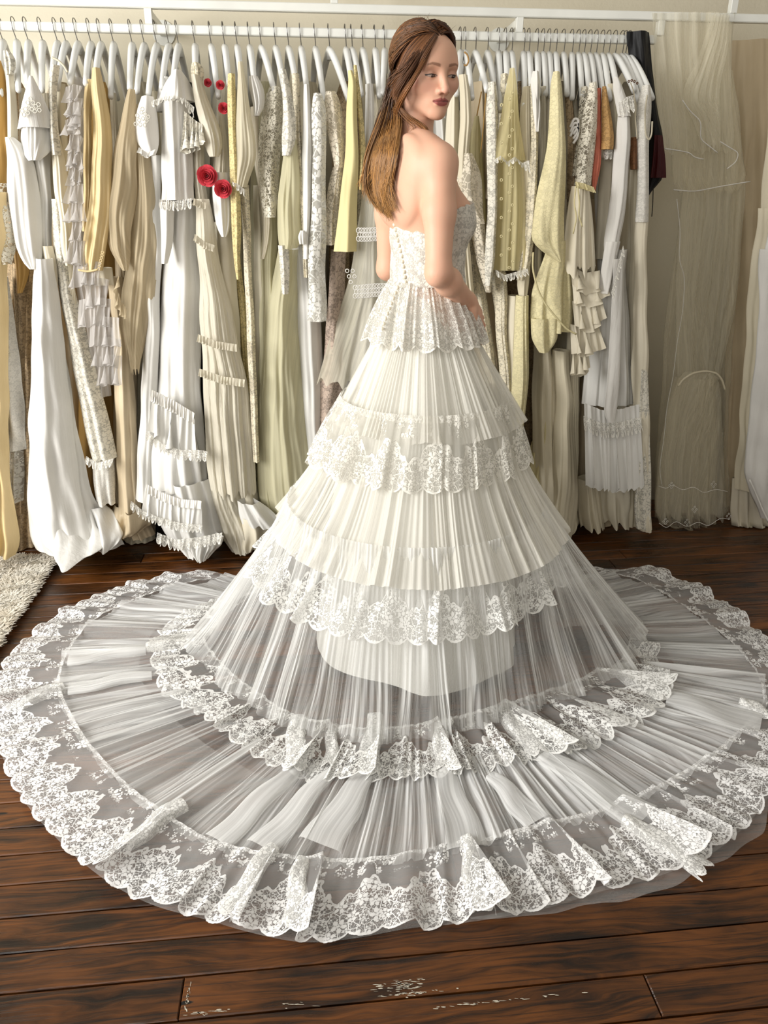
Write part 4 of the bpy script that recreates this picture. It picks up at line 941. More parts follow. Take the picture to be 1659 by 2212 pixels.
for a in (((1040, 198), (1030, 250)), ((1050, 200), (1042, 300), (1038, 330))): cordline('strap', list(a), 2.87, .0022, F['deepgold'], g)
drape('skirt', [(480, 1012, 1060), (700, 1060, 1090), (1000, 1080, 1130)], F['beige'], g, 2.96, k=3)
g = gown(35, 'cream floral lace gown with a puffed and twisted sleeve by her bust', 'cream floral lace gown with a twisted puff')
drape('puff_sleeve', [(330, 1006, 1024), (350, 998, 1038), (380, 991, 1047), (410, 990, 1048), (440, 998, 1050), (470, 1022, 1050), (484, 1038, 1050)], F['puffl'], g, 2.80, D=.08, k=1, amp=.15)
drape('lower_sleeve', [(430, 1016, 1046), (500, 1020, 1052), (560, 1032, 1060), (604, 1044, 1064), (632, 1052, 1064)], F['puffl'], g, 2.83, D=.06, k=1.5)
drape('skirt', [(470, 1000, 1044), (600, 1010, 1050), (750, 1040, 1072), (950, 1070, 1100), (1080, 1090, 1130)], F['ivlace'], g, 2.89, k=4, amp=.3)
g = gown(36, 'ivory gown of raised embroidered lace with a long straight sleeve', 'raised embroidered lace gown')
drape('sleeve', [(176, 1057, 1074), (240, 1053, 1079), (360, 1055, 1078), (460, 1056, 1076), (560, 1050, 1072), (618, 1050, 1062)], F['lace'], g, 2.80, D=.05, k=1, amp=.15)
drape('skirt', [(540, 1050, 1080), (700, 1076, 1100), (900, 1080, 1106)], F['ivlace'], g, 2.90, k=3)
g = gown(37, 'ivory striped lace gown in vertical rows beside yellow net', 'ivory striped lace gown')
drape('sleeve', [(158, 1084, 1100), (260, 1080, 1098), (420, 1078, 1096), (600, 1072, 1094)], F['ivlace'], g, 2.87, k=1.5)
drape('skirt', [(590, 1072, 1098), (740, 1076, 1104), (860, 1086, 1112), (1050, 1110, 1150)], F['ivlace'], g, 2.86, k=5, amp=.4)
g = gown(38, 'yellow net gown with a scalloped embroidered cape and pearl sprays', 'yellow embroidered net gown')
drape('cape', [(146, 1103, 1113), (180, 1098, 1120), (240, 1090, 1128), (300, 1077, 1136), (345, 1068, 1142)], F['yellownet'], g, 2.78, D=.08, k=3, amp=.25)
frill('scalloped_edge', [(1068, 344), (1082, 336), (1096, 350), (1112, 338), (1128, 352), (1143, 346)], [14, 10, 14, 12, 16, 34], F['trim'], g, 2.765, 5, .004, label='scalloped edge')
drape('embroidered_skirt', [(330, 1078, 1142), (430, 1074, 1144), (520, 1072, 1143), (585, 1072, 1140)], F['yellownet'], g, 2.81, D=.07, k=3, amp=.2)
loops('pearl_sprays', [(1092 + 10 * math.sin(k * 2.1) + 14 * (k % 3 == 0), 200 + 13.5 * k) for k in range(29)], 2.765, .0042, .0017, F['butter'], g)
frill('scalloped_edge', [(1070, 582), (1090, 594), (1112, 588), (1140, 580)], 16, F['trim'], g, 2.79, 5, .004, label='scalloped edge')
drape('lining', [(200, 1094, 1126), (360, 1080, 1140), (580, 1076, 1138)], F['butter'], g, 2.89, k=3)
g = gown(39, 'cream satin gown, a broad plain panel right of yellow net', 'broad cream satin gown')
drape('sleeve', [(186, 1133, 1150), (240, 1128, 1154), (360, 1128, 1154), (480, 1136, 1158), (620, 1120, 1146), (650, 1126, 1140)], F['cream'], g, 2.83, k=2)
drape('skirt', [(640, 1100, 1128), (740, 1096, 1124), (900, 1096, 1120)], F['ivory'], g, 2.86, k=1.5)
g = gown(40, 'ivory lace gown with a straight narrow front left of white frills', 'straight narrow ivory lace gown')
drape('sleeve', [(180, 1146, 1158), (300, 1150, 1166), (400, 1142, 1162), (500, 1134, 1160), (580, 1122, 1150), (606, 1118, 1134)], F['ivlace'], g, 2.81, k=1.2)
g = gown(41, 'white gown with a vertical ruffle curling down its sleeve head', 'white gown with a vertical ruffle')
drape('ruffle', [(153, 1152, 1166), (175, 1148, 1170), (205, 1151, 1169), (240, 1154, 1170), (284, 1159, 1166)], F['cotton'], g, 2.775, D=.05, k=2, amp=.9, m=30, sway=6)
drape('sleeve', [(280, 1158, 1170), (420, 1160, 1176), (620, 1156, 1172)], F['ivory'], g, 2.87, k=2)
g = gown(42, 'ivory ruched gown with a gathered shoulder next to the vertical ruffle', 'ivory gown with a gathered shoulder')
drape('sleeve', [(186, 1168, 1182), (230, 1166, 1184), (300, 1168, 1184), (460, 1160, 1178)], F['gauze'], g, 2.85, k=2)
drape('skirt', [(700, 1160, 1196), (860, 1158, 1206), (1000, 1156, 1210), (1110, 1164, 1206)], F['cream'], g, 2.88, k=2.5)
g = gown(43, 'plain ivory crepe gown tucked behind the yellow floral sleeve', 'plain ivory crepe gown')
drape('sleeve', [(188, 1180, 1194), (300, 1176, 1194), (480, 1168, 1184)], F['ivory'], g, 2.88, k=2)
drape('skirt', [(760, 1200, 1236), (900, 1204, 1248), (1060, 1196, 1256), (1150, 1180, 1250), (1176, 1190, 1240)], F['cream'], g, 2.86, k=2.5, amp=.2)
drape('pooled_hem', [(1120, 1180, 1262), (1144, 1172, 1268), (1160, 1176, 1256), (1170, 1192, 1236)], F['cream'], g, 2.88, D=.16, k=3, amp=.3, n=60, m=14, crumple=2)
g = gown(44, 'pale yellow floral jacquard gown with a huge hanging sleeve and pointed drape', 'pale yellow floral jacquard gown')
drape('sleeve', [(153, 1199, 1213), (175, 1195, 1220), (240, 1194, 1226), (320, 1188, 1230), (400, 1172, 1230), (470, 1160, 1229), (525, 1151, 1228), (548, 1180, 1222), (566, 1206, 1214)], F['yfloral'], g, 2.76, D=.09, k=2, amp=.16)
drape('drape', [(520, 1196, 1232), (580, 1172, 1240), (640, 1154, 1246), (690, 1150, 1246), (720, 1155, 1240)], F['yfloral'], g, 2.79, D=.08, k=2, amp=.2)
drape('drape_point', [(690, 1152, 1212), (735, 1150, 1210), (764, 1168, 1190)], F['yfloral'], g, 2.775, D=.05, k=2, amp=.3)
cordline('scalloped_edge', [(1152, 545), (1150, 580), (1162, 628), (1180, 660), (1205, 690), (1225, 712), (1245, 722)], 2.755, .0035, F['butter'], g)
drape('skirt', [(640, 1120, 1146), (720, 1116, 1148), (820, 1112, 1150), (920, 1108, 1138), (1004, 1106, 1124)], F['yfloral'], g, 2.80, k=3, amp=.3)
drape('underskirt', [(760, 1160, 1200), (950, 1160, 1190), (1060, 1120, 1186), (1120, 1116, 1186)], F['butter'], g, 2.90, k=3)
g = gown(45, 'ivory gown with satin ribbon loops and brown lace front', 'ivory gown with ribbon loops')
drape('front', [(190, 1222, 1238), (300, 1230, 1250), (420, 1228, 1244), (560, 1226, 1240)], F['oldlace'], g, 2.88, k=2)
for k in range(3): cordline('ribbon_loop', [(1232, 275 + 10 * k), (1240, 256 + 9 * k), (1250, 258 + 9 * k), (1248, 276 + 10 * k), (1238, 290 + 10 * k)], 2.81, .0045, F['cotton'], g)
g = gown(46, 'cream net gown on a bare hanger end beside the ribbon loops', 'cream net gown')
drape('bodice', [(216, 1236, 1250), (300, 1240, 1256), (420, 1236, 1250)], F['net'], g, 2.90, k=2)
g = gown(47, 'cream lace gown with a scrolled lace sleeve head', 'scrolled lace gown')
drape('sleeve', [(186, 1258, 1272), (230, 1254, 1276), (300, 1250, 1270), (380, 1240, 1258)], F['crochet'], g, 2.83, k=1)
g = gown(48, 'ivory gown with an openwork lace sleeve ending in a wide chiffon bell', 'ivory gown with a chiffon bell sleeve')
drape('lace_sleeve', [(176, 1276, 1290), (215, 1270, 1294), (280, 1260, 1293), (350, 1252, 1288), (400, 1245, 1282)], F['crochet'], g, 2.79, D=.05, k=1, amp=.12)
drape('sleeve_lining', [(200, 1274, 1290), (395, 1250, 1280)], F['beige'], g, 2.86, k=1)
frill('gathered_band', [(1242, 392), (1262, 396), (1282, 404)], 14, F['butter'], g, 2.775, 5, .005)
cordline('ribbon_tie', [(1244, 402), (1240, 440), (1246, 470), (1238, 505)], 2.75, .0028, F['butter'], g)
cordline('ribbon_tie', [(1248, 402), (1252, 440), (1250, 465), (1258, 490)], 2.75, .0028, F['butter'], g)
drape('bell_sleeve', [(402, 1242, 1281), (450, 1234, 1287), (510, 1224, 1292), (560, 1217, 1294), (588, 1216, 1295)], F['ivory'], g, 2.775, D=.08, k=3.2, amp=.3, hem=.05)
for i, (pts, dr) in enumerate([([(1232, 572), (1262, 590), (1296, 584)], [40, 46, 36]), ([(1236, 606), (1270, 612), (1306, 606)], [46, 50, 30]), ([(1236, 650), (1270, 656), (1300, 640)], [50, 60, 44]), ([(1232, 700), (1258, 706), (1290, 690)], [60, 60, 60]), ([(1236, 750), (1252, 748), (1268, 740)], [56, 60, 50])]):
    frill('cascade_frill', pts, dr, F['ivory'], g, 2.80 + .004 * i, 1.7 + .3 * i, .017, flare=.03, seed=i + 40, curl=.32)
drape('skirt', [(600, 1240, 1300), (800, 1228, 1262), (1000, 1222, 1258), (1150, 1216, 1252)], F['cream'], g, 2.90, k=3)
g = gown(49, 'white gown seen as a slim line left of coral lace', 'slim white gown by the coral one')
drape('front', [(196, 1280, 1290), (300, 1290, 1302), (420, 1290, 1312), (600, 1296, 1318)], F['white'], g, 2.93, k=2)
g = gown(50, 'coral lace gown, the only coral one, with a gathered sleeve hem', 'coral lace gown')
drape('sleeve', [(190, 1291, 1300), (240, 1290, 1302), (320, 1287, 1303), (364, 1283, 1302), (400, 1281, 1292), (412, 1282, 1288)], F['coral'], g, 2.825, D=.05, k=2.5, amp=.35)
g = gown(51, 'bronze gold lace gown with a flared cap sleeve over white lace', 'bronze gold lace gown')
drape('cap_sleeve', [(186, 1303, 1312), (220, 1304, 1320), (260, 1306, 1328), (300, 1306, 1335), (322, 1304, 1331)], F['bronze'], g, 2.80, D=.06, k=1.5, amp=.2)
drape('lace_cuff', [(316, 1306, 1331), (346, 1307, 1328)], F['trim'], g, 2.83, D=.04, k=2)
drape('skirt', [(340, 1304, 1334), (560, 1290, 1320)], F['ivory'], g, 2.90, k=2)
g = gown(52, 'ivory crepe gown between bronze lace and the white lace-collared blouse', 'ivory crepe gown by the bronze one')
drape('sleeve', [(180, 1316, 1330), (240, 1322, 1340), (330, 1328, 1342)], F['cream'], g, 2.86, k=2)
g = gown(53, 'white cotton gown with a lace collar, long sleeve, lace cuff and hanging sash', 'white cotton gown with a sash')
drape('collar', [(166, 1328, 1338), (185, 1328, 1352), (215, 1334, 1364), (250, 1341, 1370)], F['cotton'], g, 2.765, D=.06, k=1.2, amp=.15)
frill('lace_collar_edge', [(1336, 222), (1352, 210), (1368, 205)], [36, 38, 42], F['trim'], g, 2.75, 3, .004, label='scalloped lace collar edge')
drape('sleeve', [(240, 1340, 1366), (310, 1336, 1369), (400, 1331, 1364), (470, 1322, 1356), (530, 1311, 1346), (552, 1314, 1342)], F['cotton'], g, 2.785, D=.07, k=2, amp=.22)
drape('cuff', [(522, 1314, 1344), (570, 1306, 1336), (615, 1297, 1326), (634, 1296, 1318)], F['cotton'], g, 2.78, D=.04, k=1)
frill('cuff_lace', [(1346, 530), (1336, 570), (1328, 605), (1320, 632)], 14, F['trim'], g, 2.765, 5, .005, label='lace cuff edging')
drape('sash', [(560, 1326, 1348), (700, 1321, 1344), (820, 1314, 1340), (898, 1303, 1334), (914, 1316, 1330)], F['cotton'], g, 2.775, D=.015, k=1, amp=.05)
drape('skirt', [(540, 1330, 1366), (640, 1290, 1368), (760, 1282, 1374), (880, 1268, 1380)], F['white'], g, 2.83, D=.12, k=5, amp=.22)
frill('hem_flounce', [(1262, 870), (1300, 886), (1340, 884), (1382, 872)], [174, 168, 172, 176], F['white'], g, 2.815, 5, .014, flare=.03, n=90, m=12, curl=0)
frill('lace_insert', [(1260, 898), (1300, 914), (1340, 912), (1384, 900)], 34, F['trim'], g, 2.798, 5, .012, W=.03, curl=0, label='lace insertion')
drape('lower_lining', [(1040, 1252, 1300), (1110, 1256, 1310), (1148, 1262, 1316)], F['cream'], g, 2.90, k=3, hem=.02)
drape('lower_lining', [(1040, 1300, 1384), (1100, 1306, 1392), (1140, 1316, 1388)], F['ivory'], g, 2.88, D=.16, k=3, hem=.03, crumple=2)
g = gown(54, 'brown sequinned gown on thin straps near the right end', 'brown sequinned gown')
drape('bodice', [(296, 1366, 1380), (330, 1364, 1382), (366, 1366, 1380)], F['brown'], g, 2.80, D=.05, k=1)
cordline('strap', [(1362, 178), (1370, 200), (1372, 250), (1376, 300)], 2.80, .002, F['cream'], g)
loops('beaded_tie', [(1358, 176), (1364, 174), (1370, 176), (1376, 180)], 2.82, .003, .0016, F['brown'], g)
drape('skirt', [(366, 1364, 1382), (640, 1356, 1382), (1100, 1330, 1384)], F['ivory'], g, 2.90, k=2)
g = gown(55, 'cream satin gown with a plain shoulder behind the sleeveless one', 'plain-shouldered cream satin gown')
drape('sleeve', [(190, 1376, 1392), (260, 1372, 1390), (500, 1366, 1386), (900, 1362, 1388), (1140, 1350, 1390)], F['cream'], g, 2.88, k=2)
g = gown(56, 'sleeveless ivory lace gown, last on the rail before the black dress', 'sleeveless ivory lace gown')
drape('front', [(183, 1392, 1410), (200, 1388, 1417), (240, 1383, 1416), (300, 1381, 1411), (360, 1384, 1410), (480, 1380, 1408)], F['jacq'], g, 2.785, D=.06, k=1, amp=.1)
cordline('armhole', [(1398, 205), (1393, 240), (1394, 290), (1402, 304), (1408, 290), (1409, 262)], 2.765, .003, F['ivlace'], g)
drape('skirt', [(470, 1380, 1408), (620, 1376, 1407), (800, 1374, 1411), (980, 1376, 1414), (1150, 1384, 1416)], F['ivory'], g, 2.80, D=.12, k=2.4, amp=.2)
drape('lace_panel', [(800, 1386, 1404), (980, 1384, 1408), (1100, 1372, 1412), (1146, 1378, 1408)], F['lace'], g, 2.785, D=.03, k=1)

# ------------------------------------------------------------------ the pieces hung straight over the bars at the right
t = thing('gown', 'black satin dress with a dark red panel slung over the right end of the rail', 'dress', tuple(at(1385, 80, RY)))
drape('bodice', [(66, 1358, 1410), (72, 1356, 1411), (150, 1372, 1414), (250, 1396, 1428), (300, 1404, 1437), (380, 1402, 1441), (408, 1401, 1420), (424, 1400, 1406)], F['black'], t, 3.005, D=.05, k=3, amp=.15)
m_wine = fabric('dark_wine_satin', (64, 12, 14), .5, .3, 20, 0)
drape('wine_panel', [(292, 1414, 1436), (340, 1410, 1440), (384, 1406, 1440)], m_wine, t, 2.985, D=.02, k=2, label='dark red panel')
cordline('strap', [(1411, 408), (1410, 440), (1408, 468)], 2.99, .0018, F['black'], t)
t = thing('veil', 'ivory tulle veil folded over the top bar at the right', 'veil', tuple(at(1500, 30, RY)))
for nm, rows, mt, Y in (('panel', [(26, 1412, 1590), (60, 1413, 1588), (200, 1420, 1584), (300, 1432, 1592), (325, 1436, 1586)], 'veil2', 3.02), ('panel', [(26, 1445, 1588), (150, 1452, 1582), (280, 1452, 1600), (400, 1456, 1622), (412, 1470, 1600)], 'veil', 3.03),
                        ('fold', [(30, 1545, 1582), (100, 1520, 1578), (180, 1482, 1562), (215, 1474, 1556), (250, 1500, 1560), (290, 1510, 1560), (318, 1520, 1560)], 'veil2', 3.0), ('tail', [(300, 1455, 1490), (396, 1457, 1490)], 'veil', 3.025)):
    drape(nm, rows, F[mt], t, Y, D=.03, k=5, amp=.25, hem=.03, m=24)
for pts in ([(1436, 321), (1465, 325), (1490, 330), (1500, 340), (1520, 344)], [(1474, 216), (1490, 240), (1515, 262), (1512, 300), (1535, 318), (1550, 330)], [(1556, 306), (1575, 318), (1596, 330), (1590, 350), (1570, 365)], [(1455, 410), (1500, 414), (1560, 402), (1621, 392)]):
    cordline('hem_edge', pts, 2.985, .0019, F['cotton'], t)
t = thing('veil', 'long embroidered tulle veil hanging from a curved headband to the floor', 'veil', tuple(at(1520, 200, RY)))
drape('upper_panel', [(150, 1500, 1590), (280, 1490, 1608), (420, 1478, 1618), (600, 1466, 1606), (760, 1462, 1572), (822, 1466, 1562)], F['veil2'], t, 3.06, D=.04, k=6, amp=.3, fine=.3)
drape('upper_panel', [(380, 1485, 1612), (700, 1440, 1590), (1000, 1420, 1576), (1150, 1416, 1590)], F['veil'], t, 3.09, D=.04, k=6, amp=.3)
drape('lower_panel', [(806, 1490, 1546), (826, 1466, 1562), (900, 1448, 1566), (1020, 1428, 1572), (1120, 1420, 1578)], F['veil2'], t, 3.01, D=.06, k=5, amp=.3, hem=.06)
drape('lower_panel', [(820, 1468, 1560), (960, 1436, 1562), (1100, 1424, 1560), (1150, 1436, 1556), (1166, 1450, 1540)], F['veil'], t, 2.97, D=.10, k=5, amp=.4, hem=.05)
cordline('headband', [(1465, 834), (1474, 820), (1496, 806), (1524, 801), (1548, 806), (1560, 820), (1566, 842)], 2.99, .0045, F['cream'], t)
for pts in ([(1462, 430), (1470, 500), (1466, 560), (1480, 600), (1474, 680), (1462, 740), (1455, 810), (1440, 880), (1434, 950), (1424, 1010), (1430, 1050)], [(1422, 1050), (1440, 1056), (1452, 1046), (1475, 1060), (1498, 1050), (1520, 1066), (1545, 1056), (1572, 1062)],
            [(1424, 1130), (1440, 1142), (1460, 1124), (1484, 1140), (1508, 1126), (1530, 1138), (1556, 1118), (1576, 1122)], [(1436, 1154), (1470, 1166), (1500, 1160), (1530, 1170), (1560, 1156)]):
    cordline('scalloped_edge', pts, 2.955, .0013, F['cotton'], t)
for x, y in ((1437, 1126), (1484, 1128), (1541, 1046), (1574, 1115), (1450, 1048), (1500, 1100)): loops('corded_flower', [(x - 4, y), (x + 4, y), (x, y - 5), (x, y + 5)], 2.955, .0042, .0011, F['cotton'], t)
t = thing('curtain', 'beige cloth panel hanging against the wall at the far right', 'curtain', tuple(at(1625, 90, 3.2)))
drape('panel', [(84, 1586, 1720), (300, 1588, 1720), (600, 1586, 1720), (900, 1574, 1720), (1060, 1562, 1720), (1110, 1560, 1720)], F['beige'], t, 3.18, D=.08, k=5, amp=.22)
t = thing('gown', 'cream silk gown hanging near the right edge of the picture', 'dress', tuple(at(1690, 100, RY)))
drape('bodice', [(60, 1686, 1716), (300, 1668, 1730), (450, 1656, 1740)], F['cream'], t, 2.92, k=2)
drape('skirt', [(450, 1656, 1740), (600, 1636, 1740), (760, 1626, 1740), (900, 1614, 1720), (1066, 1602, 1690)], F['cream'], t, 2.90, D=.12, k=4, amp=.2)
drape('lining', [(1040, 1592, 1660), (1110, 1588, 1680), (1168, 1592, 1690)], F['ivory'], t, 2.95, k=4, hem=.02)
t = thing('gown', 'white gown with a braided edge cut off by the right picture border', 'dress', tuple(at(1740, 100, RY)))
drape('bodice', [(60, 1724, 1760), (300, 1712, 1780), (560, 1664, 1790)], F['white'], t, 2.83, k=2)
drape('skirt', [(540, 1662, 1780), (760, 1650, 1780), (920, 1634, 1780), (1030, 1620, 1780), (1080, 1640, 1780), (1130, 1660, 1780)], F['white'], t, 2.80, D=.12, k=3, amp=.16)
cordline('braided_edge', [(1619, 1036), (1634, 1070), (1648, 1104), (1660, 1128)], 2.785, .004, F['cotton'], t)

# ------------------------------------------------------------------ plain gowns deep in the row, seen in the gaps
def back_gown(x0, x1, fab, label, Y=3.02, top=215):
    y_end = floor_py((x0 + x1) / 2, Y - .02)
    p = at((x0 + x1) / 2, 120, RY)
    t = thing('gown', label, 'dress', (p[0], RY + .05, p[2]), 'gowns hung on the wall rail')
    c = (x0 + x1) / 2; w = (x1 - x0)
    drape('bodice', [(top - 40, c - w * .2, c + w * .2), (top, c - w * .36, c + w * .36), (430, c - w * .42, c + w * .42)], F[fab], t, Y + .02, D=.14, k=3)
    drape('skirt', [(430, c - w * .42, c + w * .42), (800, c - w * .56, c + w * .56), (y_end - 6, c - w * .72, c + w * .72)], F[fab], t, Y, D=.18, k=4, amp=.2)
BK = ['cream', 'ivory', 'beige', 'white', 'chiffon']
for i, (x0, x1, fab, lab) in enumerate([
    (-30, 70, 'oldlace', 'brown lace gown deep in the row behind the jacquard gown'), (70, 165, 'beige', 'beige gown deep in the row behind the guipure lace gown'),
    (165, 250, 'deepgold', 'shadowed gold gown deep in the row behind the golden sleeves'), (250, 340, 'cream', 'cream gown deep in the row behind the taupe chiffon'),
    (345, 440, 'black', 'navy black gown glimpsed as a dark slit beside the capelet gown'), (440, 530, 'ivory', 'ivory gown deep in the row behind the red roses'),
    (530, 620, 'green', 'pale green gown deep in the row behind the crochet top'), (620, 710, 'cream', 'cream gown deep in the row behind the large lace flowers'),
    (710, 800, 'oldlace', 'tan lace gown deep in the row below the yellow crepe sleeve'), (800, 900, 'ivory', 'ivory gown deep in the row behind the waist of the bride'),
    (900, 1000, 'white', 'white gown deep in the row behind the shoulder of the bride'), (1000, 1085, 'beige', 'beige gown deep in the row behind the twisted puff sleeve'),
    (1085, 1170, 'oldlace', 'tan lace gown deep in the row below the yellow net'), (1170, 1260, 'cream', 'cream gown deep in the row below the yellow floral drape'),
    (1260, 1340, 'beige', 'beige gown deep in the row behind the coral and bronze sleeves'), (1330, 1405, 'ivory', 'ivory gown deep in the row behind the hanging white sash')]):
    back_gown(x0, x1, fab, lab, 3.03 + .03 * (i % 2))
for k, (nx, tx, ty) in enumerate(HANG):
    make_hanger(nx, tx, ty, ('white hanger holding the ' + HANGER_OF[k]) if k in HANGER_OF else 'white hanger')
# ------------------------------------------------------------------ the shaggy rug
m_rugbase = plain('cream_rug_backing', (236, 230, 214), .95)
def pile_material():
    g = Mat('cream_wool_pile'); n = g.noise(g.obj(), 14, 3)
    return g.done(g.cloth(g.mixc(g.lerp(n, .3, .7), rgba((250, 246, 236)), rgba((240, 232, 216))), .95, None, .45))
RX0, RX1, RY0, RY1 = -2.3, on_floor(52, 1310)[0], 1.35, 2.93
rug = thing('rug', 'shaggy cream rug lying on the dark boards at the left edge', 'rug', ((RX0 + RX1) / 2, (RY0 + RY1) / 2, 0))
box('backing', (RX0, RY0, .001), (RX1, RY1, .012), m_rugbase, rug, .003)
rr = np.random.default_rng(8)
NB_ = 42000
bx = RX1 - (RX1 - RX0) * rr.random(NB_) ** 1.9 * .62 - .002; by = rr.uniform(RY0 + .3, RY1, NB_)
clump = np.sin(bx * 61 + 3 * np.sin(by * 37)) * np.sin(by * 57 + 2 * np.sin(bx * 41))
ang = rr.uniform(0, TAU, NB_); lean = rr.uniform(.012, .034, NB_); hgt = .018 + .007 * clump + rr.uniform(-.004, .008, NB_)
w = .0040; P0 = np.stack([bx, by, np.full(NB_, .010)], 1); side = np.stack([-np.sin(ang), np.cos(ang), np.zeros(NB_)], 1) * w
mid = P0 + np.stack([np.cos(ang) * lean * .35, np.sin(ang) * lean * .35, hgt * .7], 1); tip = P0 + np.stack([np.cos(ang) * lean * 1.3 + .004, np.sin(ang) * lean * 1.3 - .002, hgt], 1)
V = np.stack([P0 - side, P0 + side, mid + side * .9, mid - side * .9, tip + side * .35, tip - side * .35], 1).reshape(-1, 3)
b = np.arange(NB_)[:, None] * 6
o = mesh_np('pile', V, np.vstack([b + np.array([[0, 1, 2, 3]]), b + np.array([[3, 2, 4, 5]])]), pile_material(), rug)
o['kind'] = 'stuff'
woman = thing('person', 'young woman in a strapless tiered lace and tulle bridal gown looking over her shoulder', 'person', (CX, CY, 0))
build_skirt(woman)
# ------------------------------------------------------------------ the woman: one continuous body from a smooth distance field
PRIMS = []                                    # (sdf(points), lo, hi, k, sign)
def _unit(v): v = np.asarray(v, float); return v / np.linalg.norm(v)
def ell(c, r, R=None, k=.02, sign=1):
    c, r = np.asarray(c, float), np.asarray(r, float); R = np.eye(3) if R is None else R   # rows of R: local axes
    def f(P):
        q = (P - c) @ R.T; k0 = np.linalg.norm(q / r, axis=-1); k1 = np.linalg.norm(q / (r * r), axis=-1) + 1e-9
        return k0 * (k0 - 1) / k1
    m = r.max() + k + .012
    return (f, c - m, c + m, k, sign)
def cap(a, b, ra, rb, k=.02, sign=1):
    a, b = np.asarray(a, float), np.asarray(b, float); d = b - a; L = d @ d + 1e-12
    def f(P):
        t = np.clip(((P - a) @ d) / L, 0, 1)
        return np.linalg.norm(P - a - t[..., None] * d, axis=-1) - (ra + (rb - ra) * t)
    m = max(ra, rb) + k + .012
    return (f, np.minimum(a, b) - m, np.maximum(a, b) + m, k, sign)
def smin(a, b, k):
    h = np.clip(.5 + .5 * (b - a) / k, 0, 1); return b + (a - b) * h - k * h * (1 - h)
def comb_d(D, d, k, sign):
    if sign > 0: return smin(D, d, k)
    h = np.clip(.5 - .5 * (d + D) / k, 0, 1); return D + (-d - D) * h + k * h * (1 - h)
def sdf_points(prims, P):
    D = np.full(P.shape[:-1], 1.0)
    for f, lo, hi, k, s in prims: D = comb_d(D, f(P), k, s)
    return D
def sdf_grid(prims, xs, ys, zs):
    D = np.full((len(xs), len(ys), len(zs)), .5, np.float32)
    for f, lo, hi, k, s in prims:
        i0, i1 = np.searchsorted(xs, [lo[0], hi[0]]); j0, j1 = np.searchsorted(ys, [lo[1], hi[1]]); k0, k1 = np.searchsorted(zs, [lo[2], hi[2]])
        if i1 <= i0 or j1 <= j0 or k1 <= k0: continue
        X, Y, Z = np.meshgrid(xs[i0:i1], ys[j0:j1], zs[k0:k1], indexing='ij')
        d = f(np.stack([X, Y, Z], -1))
        D[i0:i1, j0:j1, k0:k1] = comb_d(D[i0:i1, j0:j1, k0:k1], d, k, s)
    return D
def surface_nets(D, xs, ys, zs):
    S = D < 0
    c = S[:-1, :-1, :-1].astype(np.int8)
    cnt = sum(S[a:S.shape[0] - 1 + a, b:S.shape[1] - 1 + b, e:S.shape[2] - 1 + e].astype(np.int8) for a in (0, 1) for b in (0, 1) for e in (0, 1))
    act = (cnt > 0) & (cnt < 8)
    I, J, K = np.nonzero(act)
    idx = np.full(act.shape, -1, np.int32); idx[I, J, K] = np.arange(len(I))
    pos = np.zeros((len(I), 3)); num = np.zeros(len(I))
    ax = [xs, ys, zs]
    cor = [(a, b, e) for a in (0, 1) for b in (0, 1) for e in (0, 1)]
    for p in cor:
        for d in range(3):
            if p[d]: continue
            q = list(p); q[d] = 1
            va = D[I + p[0], J + p[1], K + p[2]]; vb = D[I + q[0], J + q[1], K + q[2]]
            m = (va < 0) != (vb < 0)
            t = np.where(m, va / np.where(m, va - vb, 1), 0)
            A = np.stack([xs[I + p[0]], ys[J + p[1]], zs[K + p[2]]], 1); B = np.stack([xs[I + q[0]], ys[J + q[1]], zs[K + q[2]]], 1)
            pos += np.where(m[:, None], A + (B - A) * t[:, None], 0); num += m
    pos /= num[:, None]
    F = []
    for d in range(3):
        u, w = [(1, 2), (2, 0), (0, 1)][d]
        a = S.take(range(S.shape[d] - 1), d); b = S.take(range(1, S.shape[d]), d)
        e = np.argwhere(a != b)
        e = e[(e[:, u] > 0) & (e[:, w] > 0) & (e[:, u] < S.shape[u] - 1) & (e[:, w] < S.shape[w] - 1)]
        def cell(du, dw):
            q = e.copy(); q[:, u] -= du; q[:, w] -= dw; return idx[q[:, 0], q[:, 1], q[:, 2]]
        quad = np.stack([cell(1, 1), cell(0, 1), cell(0, 0), cell(1, 0)], 1)
        flip = ~a[e[:, 0], e[:, 1], e[:, 2]]
        quad[flip] = quad[flip][:, ::-1]
        F.append(quad)
    return pos, np.vstack(F)

def frame(phi):
    p = math.radians(phi); f = np.array([math.cos(p), math.sin(p), 0]); r = np.array([math.sin(p), -math.cos(p), 0])
    return f, r
def Rb(phi): f, r = frame(phi); return np.array([r, f, [0, 0, 1.0]])
FU, RU = frame(20); FL, RL = frame(36); FM, RM = frame(28)
TORSO = [
    ell((.340, 2.160, 1.03), (.140, .112, .13), Rb(36), .03),
    ell((.340, 2.150, 1.16), (.104, .086, .12), Rb(36), .06),
    ell((.340, 2.148, 1.24), (.100, .080, .12), Rb(30), .05),
    ell((.339, 2.146, 1.345), (.122, .089, .115), Rb(24), .05),
    ell((.316, 2.142, 1.440), (.126, .072, .085), Rb(20), .05),
]
for s in (-1, 1):
    c = np.array([.338, 2.146, 1.350]) + RU * .058 * s + FU * .048
    TORSO.append(ell(c, (.053, .053, .056), Rb(20), .035))
SHC = np.array([.290, 2.138, 1.483])
SH_R, SH_L = SHC + RU * .142 + FU * .006, SHC - RU * .124
EL_R, WR_R = at(947, 588, 1.955), at(1013, 652, 2.105)
EL_L, WR_L = np.array([.246, 2.295, 1.215]), np.array([.395, 2.355, 1.115])
HD_R, HD_L = at(1041, 700, 2.155), np.array([.485, 2.325, 1.065])
BODY = list(TORSO)
